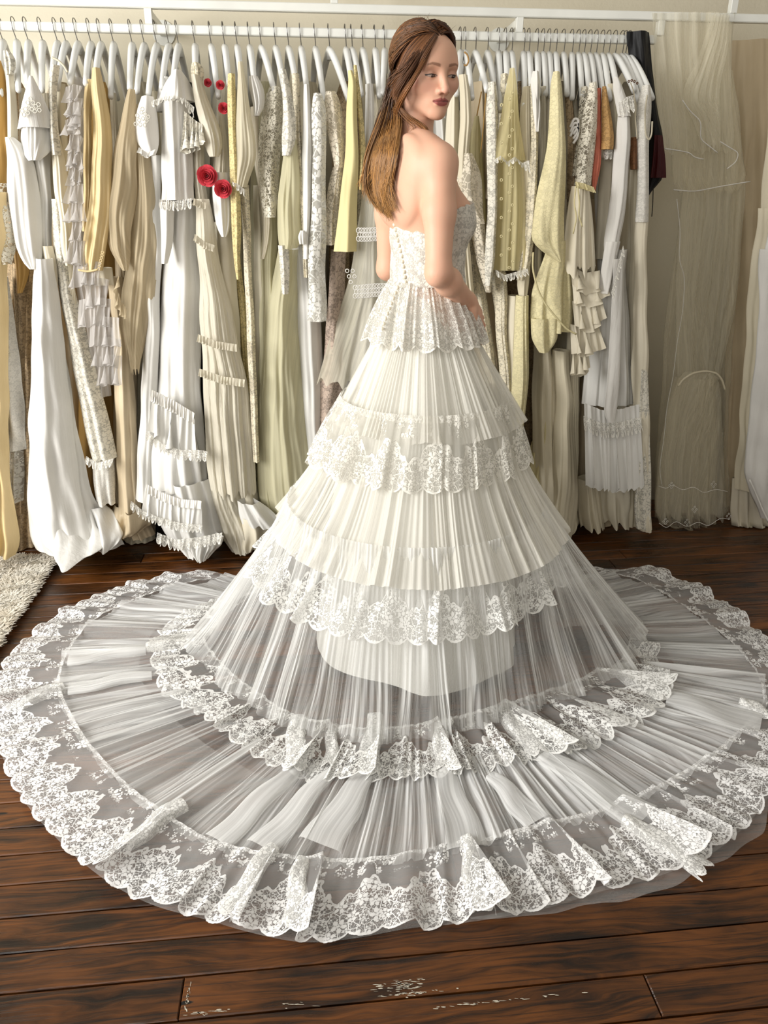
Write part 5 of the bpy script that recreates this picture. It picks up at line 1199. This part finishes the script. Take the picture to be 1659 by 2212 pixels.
BODY += [cap(SHC + RU * .06 + np.array([0, 0, .02]), SH_R + np.array([0, 0, -.002]), .042, .040, .035), cap(SHC - RU * .06 + np.array([0, 0, .02]), SH_L, .042, .040, .035)]
NB = np.array([.292, 2.142, 1.500])
for s, S_ in ((1, SH_R), (-1, SH_L)):
    BODY.append(cap(NB + np.array([0, 0, .035]), NB + (S_ - NB) * .72 + np.array([0, 0, .010]), .030, .022, .05))
    a = SHC + RU * .07 * s - FU * .036 + np.array([0, 0, -.035])
    BODY.append(ell(a, (.05, .024, .075), Rb(20), .09))          # shoulder blades
for S_, E_, W_ in ((SH_R, EL_R, WR_R), (SH_L, EL_L, WR_L)):
    m = S_ + (E_ - S_) * .45
    BODY += [cap(S_, m, .0420, .0395, .02), cap(m, E_, .0395, .0320, .02)]
    q = E_ + (W_ - E_) * .30
    BODY += [cap(E_, q, .0310, .0335, .02), cap(q, W_, .0335, .0215, .02)]
    out = _unit(E_ - (S_ + W_) / 2); BODY.append(ell(E_ + out * .014, (.018, .018, .018), None, .02))   # elbow point
def hand(W, H, n, thumb):
    d = _unit(H - W); n = np.asarray(n, float); n = _unit(n - d * (n @ d)); s = _unit(np.cross(d, n)) * thumb
    R = np.array([s, d, n]); c = W + d * .048
    L = [ell(c, (.036, .050, .0145), R, .012), cap(W - d * .01, c, .0205, .018, .015)]
    for i, ln in enumerate((.070, .078, .072, .056)):
        b = W + d * (.086 - .004 * abs(i - 1.3)) + s * (.027 - .018 * i); v = _unit(d + s * (.09 - .07 * i) + n * .10)
        p1 = b + v * ln * .48; v2 = _unit(v + n * .45); p2 = p1 + v2 * ln * .30; v3 = _unit(v2 + n * .45); p3 = p2 + v3 * ln * .24
        L += [cap(b - v * .02, p1, .0088, .0080, .004), cap(p1, p2, .0080, .0074, .004), cap(p2, p3, .0074, .0060, .004)]
    b = W + d * .022 + s * .026; v = _unit(d * .75 + s * .62 + n * .3); p1 = b + v * .042; p2 = p1 + _unit(v + d * .4 + n * .2) * .030
    return L + [cap(b - v * .008, p1, .0125, .0098, .010), cap(p1, p2, .0096, .0070, .004)]
HANDS = hand(WR_R, HD_R, (-.45, .55, -.6), -1) + hand(WR_L, HD_L, (-.3, -.65, -.6), 1)
BODY += HANDS
# legs down to pointed shoes, under the gown
for s in (-1, 1):
    h = np.array([.338, 2.160, .98]) + RL * .062 * s; kn = h + np.array([0, 0, -.46]) + FL * .02 - RL * .015 * s; an = kn + np.array([0, 0, -.42]) - FL * .02 - RL * .01 * s
    BODY += [cap(h, kn, .070, .050, .03), cap(kn, kn + (an - kn) * .35, .050, .052, .02), cap(kn + (an - kn) * .35, an, .052, .034, .02)]
    BODY += [cap(an + np.array([0, 0, -.05]), an + FL * .13 + np.array([0, 0, -.078]), .032, .022, .02)]
# head in its own frame: x to her left (picture right), y up, z out of the face
HC = at(923, 158, 2.13); HS = .94
EZ = _unit([.375, -.915, -.17]); EY = np.array([-.035, .0, 1.0]); EY = _unit(EY - EZ * (EY @ EZ)); EX = np.cross(EY, EZ)
HR = np.array([EX, EY, EZ])
def hp(x, y, z): return HC + HS * (EX * x + EY * y + EZ * z)
def hell(c, r, k, sign=1): return ell(hp(*c), np.array(r) * HS, HR, k * HS, sign)
def hcap(a, b, ra, rb, k, sign=1): return cap(hp(*a), hp(*b), ra * HS, rb * HS, k * HS, sign)
HEAD = [hell((0, .028, -.022), (.0735, .083, .092), .01), hell((0, -.024, .018), (.0640, .072, .066), .03), hell((0, .036, .038), (.060, .046, .046), .02)]
for s in (-1, 1):
    HEAD += [hcap((s * .052, -.040, .000), (s * .013, -.088, .060), .0165, .0145, .02),
             hell((s * .047, -.022, .046), (.021, .018, .020), .025)]
HEAD += [hell((0, -.089, .070), (.016, .014, .0145), .015), hcap((-.036, .021, .066), (.036, .021, .066), .011, .011, .02)]
for s in (-1, 1): HEAD.append(hell((s * .031, .001, .090), (.018, .0125, .015), .014, -1))
for s in (-1, 1): HEAD.append(hell((s * .031, -.002, .0645), (.0150, .0135, .0145), .004))
HEAD += [hcap((0, .010, .076), (0, -.029, .0985), .0074, .0085, .011), hell((0, -.034, .1000), (.0095, .0082, .0092), .007)]
for s in (-1, 1):
    HEAD += [hell((s * .0115, -.0365, .0900), (.0072, .0062, .0082), .006), hell((s * .0058, -.0425, .0960), (.0035, .0026, .0045), .003, -1)]
HEAD += [hell((0, -.060, .0615), (.029, .021, .021), .022)]
for s in (-1, 1): HEAD.append(hcap((s * .0045, -.0550, .0848), (s * .0225, -.0590, .0755), .0044, .0026, .0050))
HEAD.append(hcap((-.0120, -.0645, .0815), (.0120, -.0645, .0815), .0056, .0056, .007))
for s in (-1, 1): HEAD.append(hcap((0, -.0595, .0918), (s * .023, -.0600, .0815), .0014, .0010, .0025, -1))
for s in (-1, 1): HEAD += [hell((s * .0735, -.010, -.014), (.0095, .029, .0175), .008), hell((s * .0805, -.006, -.010), (.005, .017, .010), .005, -1)]
NECK = [cap(NB, hp(0, -.045, -.035), .0480, .0445, .022)]
BODY += NECK + HEAD

def spaced(zones, lo, hi, coarse):
    """grid lines from lo to hi: 'coarse' apart, finer inside the (a,b,h) zones"""
    out = [lo]
    while out[-1] < hi:
        x = out[-1]; h = coarse
        for a, b, hh in zones:
            if a <= x < b: h = min(h, hh)
            elif x < a and x + h > a: h = max(min(h, a - x + 1e-6), hh)
        out.append(x + h)
    return np.array(out)
xs = spaced([(.205, .425, .0016)], .14, .64, .0046)
ys = spaced([(2.0, 2.235, .0016)], 1.90, 2.47, .0046)
zs = spaced([(1.565, 1.805, .0016), (.98, 1.16, .003), (1.16, 1.565, .0045)], -.01, 1.81, .016)
D = sdf_grid(BODY, xs, ys, zs)
bv, bf = surface_nets(D, xs, ys, zs); del D

def skin_colors(V):
    q = ((V - HC) @ HR.T) / HS
    base = np.array(lin((226, 178, 150))); col = np.tile(base, (len(V), 1)).astype(np.float64)
    def blend(w, c): 
        nonlocal col
        w = np.clip(w, 0, 1)[:, None]; col = col * (1 - w) + np.array(lin(c)) * w
    hd = np.linalg.norm(q, axis=1) < .16
    x, y, z = q[:, 0], q[:, 1], q[:, 2]; ax = np.abs(x)
    front = hd & (z > .03)
    sm = lambda v, a, b: np.clip((v - a) / (b - a), 0, 1) ** 2 * (3 - 2 * np.clip((v - a) / (b - a), 0, 1))
    blend(.34 * front * np.exp(-((ax - .040) / .020) ** 2 - ((y + .026) / .018) ** 2), (226, 158, 142))      # cheeks
    blend(.35 * front * np.exp(-(ax / .016) ** 2 - ((y + .035) / .011) ** 2), (224, 158, 142))              # nose tip
    blend(.42 * front * np.exp(-((ax - .031) / .017) ** 2 - ((y - .004) / .0085) ** 2), (176, 128, 112))     # lids
    # eyebrows
    yb = .0205 + .0040 * np.sin(np.clip((ax - .012) / .036, 0, 1) * 2.2) - .0040 * np.clip((ax - .036) / .014, 0, 1)
    tb = .0034 - .0018 * np.clip((ax - .02) / .03, 0, 1)
    blend(.72 * front * sm(tb + .0012 - np.abs(y - yb), 0, .0020) * sm(ax, .010, .015) * sm(.050 - ax, 0, .006), (112, 74, 52))
    # lips
    up = -.0536 + .0022 * np.exp(-((ax - .006) / .005) ** 2) - .0012 * np.exp(-(x / .003) ** 2) - .0056 * (ax / .0250) ** 2
    lo = -.0718 + .0105 * (ax / .0250) ** 2.2
    lip = front * sm(up + .0012 - y, 0, .0016) * sm(y - lo + .0008, 0, .0016) * sm(.0256 - ax, 0, .0025)
    blend(.92 * lip, (158, 78, 78))
    blend(.85 * lip * np.exp(-((y + .0597 + .0012 * (ax / .02) ** 2) / .0012) ** 2), (84, 30, 34))
    blend(.5 * hd * (ax > .062) * np.exp(-((y + .012) / .025) ** 2), (228, 150, 130))                       # ears
    # hair roots on the scalp
    hl = .092 - 9.0 * x * x - .9 * np.maximum(ax - .05, 0)
    sc = np.maximum(sm(y - hl, -.004, .006) * (z > -.02), sm(-.022 - z + .25 * (y + .02), 0, .012) * (y > -.085))
    sc = np.maximum(sc, sm(.018 - z, 0, .02) * sm(y, .018, .034))
    blend(.95 * sc * hd, (74, 46, 30))
    # elbows, fingers
    for c, r, k in ((EL_R, .035, .25), (EL_L, .035, .25), (HD_R, .06, .25), (HD_L, .06, .25)):
        blend(k * np.exp(-((np.linalg.norm(V - c, axis=1)) / r) ** 2), (222, 150, 132))
    rr = np.random.default_rng(3)                                       # a few small moles on arm and back
    return col
def skin_material():
    g = Mat('fair_skin')
    c = g.n('Attribute', {'attribute_name': 'tint'})
    p = g.obj(); n = g.noise(p, 45, 4, .6)
    col = g.mixc(g.lerp(n, .35, .7, 0, .22), c, g.mixc(.5, c, rgba((216, 150, 130))))
    fr = g.n('TexVoronoi', None, {'Vector': p, 'Scale': 38.0}); rare = g.step(g.noise(p, 21, 1), .60, .62)
    col = g.mixc(g.m_('MULTIPLY', g.m_('MULTIPLY', g.step(fr, .07, .04), rare), .6), col, rgba((150, 96, 76)))
    return g.done(g.bsdf(col, .48, g.bump(g.noise(p, 700, 2), .06, .001), **{'Subsurface_Weight': .12, 'Subsurface_Radius': (.02, .008, .004), 'Subsurface_Scale': .3, 'Specular_IOR_Level': .35}))
m_skin = skin_material()
body = mesh_np('body', bv, bf, m_skin, woman)
ca = body.data.color_attributes.new('tint', 'FLOAT_COLOR', 'POINT')
cc = np.ones((len(bv), 4), np.float32); cc[:, :3] = skin_colors(bv); ca.data.foreach_set('color', cc.ravel())
sm_ = body.modifiers.new('soften', 'SMOOTH'); sm_.factor = .5; sm_.iterations = 2
BVH = BVHTree.FromPolygons([Vector(v) for v in bv.tolist()], bf.tolist())
def proj_face(x, y, off=.0006):
    o = hp(x, y, .2); h = BVH.ray_cast(Vector(o), Vector(-EZ), .3)
    return np.array(h[0]) + EZ * off if h[0] is not None else hp(x, y, .08)
def face_patch(name, X, Y, colors, off, label, rough=.5):
    n, m = X.shape
    V = np.array([[proj_face(X[i, j], Y[i, j], off) for j in range(m)] for i in range(n)]).reshape(-1, 3)
    g = Mat(name + '_paint'); mt = g.done(g.bsdf(g.n('Attribute', {'attribute_name': 'tint'}), rough))
    o = mesh_np(name, V, grid_faces(n, m), mt, woman)
    a = o.data.color_attributes.new('tint', 'FLOAT_COLOR', 'POINT'); c4 = np.ones((n * m, 4), np.float32); c4[:, :3] = colors.reshape(-1, 3); a.data.foreach_set('color', c4.ravel())
    if label: tag(o, label)
    return o
for s in (-1, 1):
    S = np.linspace(-1, 1, 33)[:, None]; Tt = np.linspace(0, 1, 13)[None]
    X = s * .031 + S * .0140 + 0 * Tt
    up = -.0008 + .0034 * (1 - np.abs(S) ** 2.2) - .0006 * S * s; lo = -.0020 - .0030 * (1 - S ** 2)
    up = np.where(np.abs(S) > .999, -.0016, up); lo = np.where(np.abs(S) > .999, -.0018, lo)
    Y = lo + (up - lo) * Tt - .002
    cs = np.empty((33, 13, 3)); cs[:] = lin((172, 152, 140))
    d = np.hypot(X - (s * .031 + .0035), (Y + .0052) * 1.0)
    cs[d < .0066] = lin((70, 44, 32)); cs[d < .0030] = lin((16, 10, 9))
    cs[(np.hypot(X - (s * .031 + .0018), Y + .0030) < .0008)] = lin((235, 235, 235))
    cs[:, -2:] = lin((48, 28, 22)); cs[:, :1] = lin((128, 84, 72))
    face_patch('eye', X, Y, cs, .0005, 'dark brown eye half closed and cast down', .25)
    Tl = np.linspace(0, 1, 3)[None]
    Xl = s * .031 + S * .0155 + s * .0022 * (S * s > 0) * np.abs(S) ** 3 * Tl
    Yl = (np.where(np.abs(S) > .999, -.0016, up) - .0022) + Tl * (.0016 * (1 - .6 * S * s * -1)) - .0002
    face_patch('eyelashes', Xl, Yl, np.full((33, 3, 3), lin((40, 24, 19))), .0012, 'dark upper lashes')
# ------------------------------------------------------------------ bodice, wrapped round the torso
def torso_radius(c, dirs, lift):
    lo = np.full(len(dirs), .02); hi = np.full(len(dirs), .30)
    for _ in range(26):
        mid = (lo + hi) / 2; d = sdf_points(TORSO, c + dirs * mid[:, None]) - lift
        inside = d < 0; lo = np.where(inside, mid, lo); hi = np.where(inside, hi, mid)
    return (lo + hi) / 2
def bodice():
    n, m = 240, 34
    ps = np.linspace(0, TAU, n, endpoint=False)
    fa = math.radians(22)
    front = np.cos(ps - fa)
    ztop = 1.374 + .031 * front + .006 * np.cos(4 * (ps - fa)) * (front > .3) + .0022 * np.abs(np.sin(ps * 17))
    zb = 1.182
    V = np.zeros((n, m + 2, 3)); UVs = np.zeros((n, m + 2, 2))
    dirs = np.stack([np.cos(ps), np.sin(ps), np.zeros(n)], 1)
    for j in range(m):
        t = j / (m - 1); z = ztop + (zb - ztop) * t
        c = np.stack([np.full(n, .340), np.full(n, 2.148), z], 1)
        r = torso_radius(c, dirs, .0065 if j else .0085)
        r = r + .0012 * np.sin(z * 90 + 5 * np.sin(ps * 3)) * (.3 + np.abs(np.sin(ps * 2.5)))
        V[:, j + 2] = c + dirs * r[:, None]; UVs[:, j + 2] = np.stack([ps * .115, z], 1)
    for j, (dr, dz) in enumerate(((-.010, -.006), (-.004, .001))):
        V[:, 1 - (1 - j)] = V[:, 2] + dirs * dr + np.array([0, 0, dz]); UVs[:, j] = UVs[:, 2]
    o = mesh_np('bodice', V.reshape(-1, 3), grid_faces(n, m + 2, True), mg_bodice, woman, UVs.reshape(-1, 2))
    tag(o, 'strapless ivory lace bodice fastened down the back')
    return o
bod = bodice()
def add_buttons():
    me = None; K = 21
    zb = np.linspace(1.338, 1.075, K)
    for i, z in enumerate(zb):
        ph = 180 + np.interp(z, [1.07, 1.19, 1.26, 1.345], [38, 46, 36, 16])
        d = np.array([math.cos(math.radians(ph)), math.sin(math.radians(ph)), 0])
        if z > 1.186: r = torso_radius(np.array([[.340, 2.148, z]]), d[None], .0085)[0]; c = np.array([.340, 2.148, z])
        else:
            t = (1.192 - z) / (1.192 - 1.02); c = np.array([.330 + .007 * t, 2.15, z]); r = .098 + (.170 - .098) * t + .008 * math.sin(math.pi * t) + .014
        P = c + d * r
        if me is None:
            V, Fq = [], []
            for a in range(10):
                for b in range(6):
                    th = TAU * a / 10; la = math.pi * b / 5 - math.pi / 2
                    V.append((.0058 * math.cos(la) * math.cos(th), .0044 * math.cos(la) * math.sin(th), .0052 * math.sin(la)))
            me = bpy.data.meshes.new('button'); me.from_pydata(V, [], grid_faces(10, 6, True).tolist()); me.materials.append(mg_button)
            me.polygons.foreach_set('use_smooth', np.ones(len(me.polygons), dtype=bool))
        o = bpy.data.objects.new('button', me); link(o, bod); o.location = Vector(P) - woman.location
        o.rotation_euler = (0, 0, math.radians(ph))
add_buttons()
# ------------------------------------------------------------------ hair: swept back from a middle part and falling down her back
def hair_material():
    g = Mat('auburn_brown_hair')
    c = g.n('Attribute', {'attribute_name': 'tint'})
    return g.done(g.bsdf(c, .38, None, **{'Specular_IOR_Level': .45, 'Anisotropic': .4}))
rh = np.random.default_rng(77)
HCR = np.array([.0735, .083, .092]); HCC = np.array([0, .028, -.022])
STR = []
def strand(pts, r, c0, c1): STR.append((np.asarray(pts), r, np.array(lin(c0)), np.array(lin(c1))))
def scalp(d, lift):
    d = d / np.linalg.norm(d, axis=-1, keepdims=True); k = 1 / np.linalg.norm(d / (HCR + lift), axis=-1, keepdims=True)
    q = HCC + d * k; return HC + HS * (q @ HR)
FALL = np.array([(193, 857, 18), (233, 852, 20), (274, 841, 23), (335, 827, 24), (396, 817, 23), (437, 823, 24), (470, 842, 17)], float)
LOCKS = [(rh.uniform(-1.1, 1.1), rh.uniform(-1, 1), rh.uniform(395, 480), rh.uniform(0, 6), rh.uniform(.012, .024), rh.uniform(1.5, 5), rh.normal(0, 9)) for _ in range(30)]
def fall(start, a, b, yend, n=16, sway=None):
    """from a point at the back of the head down to the tips"""
    la, lb, ly, lph, lfq, lam, ltip = LOCKS[int(rh.integers(len(LOCKS)))]
    a, b = la + .16 * rh.normal(), .6 * lb + .25 * rh.normal(); yend = ly - abs(rh.normal(0, 16))
    y0 = 205 + 18 * rh.random(); ys_ = np.linspace(y0, yend, n)
    xc = np.interp(ys_, FALL[:, 0], FALL[:, 1]); hw = np.interp(ys_, FALL[:, 0], FALL[:, 2])
    ph, fq, am = lph + .4 * rh.normal(), lfq, lam + rh.normal(0, .6)
    tip = np.clip((ys_ - yend + 70) / 70, 0, 1) ** 2 * (ltip + rh.normal(0, 5))
    P = np.array([at(x + a * w * (1 - .1 * math.sin(y * .03)) + am * math.sin(fq * y + ph) + tp, y, 2.205 + .020 * b - .00004 * (y - 200)) for x, w, y, tp in zip(xc, hw, ys_, tip)])
    for k in range(n):                                       # lie on the back where the back is in the way
        hit = BVH.ray_cast(Vector(EYEP), Vector(P[k] - EYEP).normalized(), 4.0)
        if hit[0] is not None:
            lim = np.linalg.norm(np.array(hit[0]) - EYEP) - .012 - .010 * (b + 1)
            L = np.linalg.norm(P[k] - EYEP)
            if lim < L: P[k] = EYEP + (P[k] - EYEP) / L * lim
    for _ in range(2): P[1:-1] = (P[:-2] + P[1:-1] * 2 + P[2:]) / 4
    w = np.clip(np.arange(n) / 4.0, 0, 1)[:, None]
    w = w * w * (3 - 2 * w)
    return P + (1 - w) * (start - P[0])
DARK, MID, GOLD = (72, 46, 30), (110, 72, 44), (156, 112, 60)
def jit(c, s): k = 1 + rh.normal(0, s); return tuple(max(8, min(235, v * k)) for v in c)
N1 = 2100
for i in range(N1):
    side = -1 if rh.random() < .74 else 1                    # her right side faces the camera
    if rh.random() < .62:                                    # along the part
        t = rh.random() ** .8; ang = math.radians(38 + 75 * t) # from the front hairline over the crown
        d0 = np.array([side * .02, math.sin(ang), math.cos(ang)])
    else:                                                    # along the hairline at the temple
        t = rh.random(); d0 = np.array([side * (.10 + .82 * t), .82 - .62 * t, .72 - .62 * t])
    d1 = np.array([side * (.52 + .1 * rh.normal()), -.30 + .16 * rh.normal(), -.92])
    dm = np.array([side * (.85 + .1 * rh.normal()), .55 + .2 * rh.normal() - .35 * (d0[1] < .5), .10])
    n = 13; t = np.linspace(0, 1, n)[:, None]
    d0 = d0 / np.linalg.norm(d0); d1 /= np.linalg.norm(d1); dm /= np.linalg.norm(dm)
    d = d0 * (1 - t) ** 2 + dm * 2 * t * (1 - t) * .8 + d1 * t * t
    lift = .0035 + (.010 + .006 * rh.random()) * np.sin(math.pi * np.clip(t, 0, 1)) ** .7 + .0012 * np.sin(t * rh.uniform(8, 16) + rh.random() * 6)
    A = scalp(d, lift)
    c = jit(DARK if rh.random() < .45 else MID, .16)
    if side < 0 and rh.random() < .80:
        Bf = fall(A[-1], rh.uniform(-1, 1), rh.uniform(-1, 1), rh.uniform(400, 476))
        strand(np.vstack([A, Bf[1:]]), rh.uniform(.0007, .0013), c, jit(GOLD, .16))
    else: strand(A, rh.uniform(.0008, .0014), c, jit(MID, .15))
for i in range(760):                                         # hair from the nape and behind the ear
    d = np.array([-rh.uniform(.05, .95), rh.uniform(-.75, .1), -rh.uniform(.45, 1)])
    s = scalp(d[None], .006)[0]
    strand(fall(s, rh.uniform(-1, 1), rh.uniform(-1.2, .8), rh.uniform(385, 478), 18), rh.uniform(.0007, .0013), jit(DARK, .2), jit(GOLD, .2))
def loose(px, Y, n, spread, r, c0, c1, ysp=.01):             # free strands given as a drawn path
    P = np.array([at(x, y, Yv) for (x, y), Yv in zip(px, Y)])
    tt = np.linspace(0, len(P) - 1, 20)
    Q = np.stack([np.interp(tt, np.arange(len(P)), P[:, k]) for k in range(3)], 1)
    for _ in range(3): Q[1:-1] = (Q[:-2] + Q[1:-1] * 2 + Q[2:]) / 4
    for i in range(n):
        o = rh.normal(0, 1, 3) * spread; o2 = rh.normal(0, 1, 3) * spread * 1.6
        w = np.linspace(0, 1, 20)[:, None]
        strand(Q + o * (1 - w) * np.minimum(1, w * 4) + o2 * w, r * rh.uniform(.7, 1.2), jit(c0, .15), jit(c1, .15))
def on_head(x, y, off):
    d = ray(x, y); d = d / np.linalg.norm(d); hit = BVH.ray_cast(Vector(EYEP), Vector(d), 4.0)
    return EYEP + d * ((np.linalg.norm(np.array(hit[0]) - EYEP) if hit[0] is not None else 2.32) - off)
E0 = np.array([(944, 78), (928, 106), (911, 136), (892, 166), (871, 190), (855, 215)], float)
E1 = np.array([(932, 56), (902, 74), (874, 104), (856, 142), (850, 178), (850, 212)], float)
for i in range(620):
    s = rh.random(); E = E0 * (1 - s) + E1 * s + rh.normal(0, 1.2, 2)
    tt = np.linspace(0, 5, 17); X = np.interp(tt, np.arange(6), E[:, 0]); Yp = np.interp(tt, np.arange(6), E[:, 1])
    lf = rh.uniform(.004, .013)
    P = np.array([on_head(x, y, lf) for x, y in zip(X, Yp)])
    dd = np.linalg.norm(P - EYEP, axis=1); dd = np.minimum(dd, np.median(dd) + .05)
    P = EYEP + (P - EYEP) / np.linalg.norm(P - EYEP, axis=1)[:, None] * dd[:, None]
    for _ in range(4): P[1:-1] = (P[:-2] + P[1:-1] * 2 + P[2:]) / 4
    strand(P, rh.uniform(.0007, .0012), jit(DARK if rh.random() < .5 else MID, .18), jit(MID, .2))
far = [hp(.002, .112, .040), hp(.030, .103, .046), hp(.052, .080, .040), hp(.066, .048, .026), hp(.0735, .012, .010), hp(.077, -.026, -.006)]
for i in range(150):
    tt = np.linspace(0, 5, 17); Q = np.stack([np.interp(tt, np.arange(6), np.array(far)[:, k]) for k in range(3)], 1)
    for _ in range(3): Q[1:-1] = (Q[:-2] + Q[1:-1] * 2 + Q[2:]) / 4
    o = -EZ * abs(rh.normal(0, .012)) + EX * rh.normal(0, .0012) + EY * rh.normal(0, .002)
    strand(Q + o * np.linspace(.3, 1, 17)[:, None], .0010, jit(DARK, .15), jit(DARK, .15))
YF = hp(-.075, 0, .02)[1]
loose([(938, 84), (926, 112), (908, 146), (890, 176), (872, 204), (862, 228), (852, 246)], [2.055, 2.045, 2.040, 2.046, 2.060, 2.085, 2.12], 46, .0026, .0009, MID, (140, 92, 50))
loose([(930, 80), (912, 112), (894, 142), (876, 168), (862, 190), (852, 214)], [2.06, 2.05, 2.05, 2.06, 2.075, 2.10], 60, .004, .0010, DARK, MID)
loose([(914, 96), (896, 126), (874, 152), (858, 166), (846, 182)], [2.06, 2.055, 2.065, 2.085, 2.12], 70, .005, .0011, DARK, MID)
loose([(858, 216), (866, 236), (882, 252), (904, 266), (920, 278), (926, 292)], [2.10, 2.085, 2.07, 2.065, 2.06, 2.06], 34, .0022, .0006, MID, (146, 100, 56))
loose([(856, 224), (866, 246), (884, 262), (898, 272), (888, 284)], [2.10, 2.09, 2.08, 2.075, 2.08], 16, .003, .0005, MID, (150, 104, 60))
loose([(876, 262), (884, 284), (868, 306), (862, 322), (860, 338)], [2.08, 2.075, 2.07, 2.07, 2.07], 4, .001, .0004, (140, 84, 60), (150, 90, 60))
for i in range(60):                                          # flyaways on the crown
    a = rh.uniform(-.6, .9); d0 = np.array([a, .95, rh.uniform(-.3, .6)]); s = scalp(d0[None], .008)[0]; v = rh.normal(0, 1, 3) * .006 + np.array([0, 0, .001]); v2 = rh.normal(0, 1, 3) * .005
    t = np.linspace(0, 1, 8)[:, None]; strand(s + v * t + v2 * t * t, .0003, MID, MID)
V, Fq, Tc, off = [], [], [], 0
for P, r, c0, c1 in STR:
    n = len(P); Tn = np.gradient(P, axis=0); Tn /= np.linalg.norm(Tn, axis=1)[:, None] + 1e-9
    ref = np.array([.3, -.9, .2]); N_ = np.cross(Tn, ref); N_ /= np.linalg.norm(N_, axis=1)[:, None] + 1e-9; B_ = np.cross(Tn, N_)
    tt = np.linspace(0, 1, n); rr = r * np.clip(1.15 - tt ** 6, .15, 1) * np.minimum(1, .5 + tt * 6)
    for k in range(3):
        a = TAU * k / 3; V.append(P + (N_ * math.cos(a) + B_ * math.sin(a)) * rr[:, None])
    Tc.append(np.tile(c0 * (1 - tt[:, None] ** 1.2) + c1 * tt[:, None] ** 1.2, (3, 1)))
    i = np.arange(n - 1)
    for k in range(3):
        a, b = off + k * n + i, off + ((k + 1) % 3) * n + i; Fq.append(np.stack([a, b, b + 1, a + 1], 1))
    off += 3 * n
hair = mesh_np('hair', np.vstack(V), np.vstack(Fq), hair_material(), woman)
a = hair.data.color_attributes.new('tint', 'FLOAT_COLOR', 'POINT'); c4 = np.ones((off, 4), np.float32); c4[:, :3] = np.vstack(Tc); a.data.foreach_set('color', c4.ravel())
tag(hair, 'long auburn brown hair swept back and falling loose down her back')
# earring: a small gold drop under the right ear
m_gold = plain('polished_gold', (226, 170, 62), .2, 1.0)
e0 = on_head(872, 207, .022)
ring_pts = [e0 + np.array([.004 * math.cos(a), 0, .006 + .004 * math.sin(a)]) for a in np.linspace(0, TAU, 13)]
ge = [tube_geo(ring_pts, .0009, 6, cap=False), tube_geo([e0 + np.array([0, 0, z]) for z in (.003, 0, -.004, -.008, -.010)], [.0012, .0028, .0034, .0024, .0008], 8)]
tag(mesh_np('earring', *merge(ge), m_gold, woman), 'small gold drop earring')
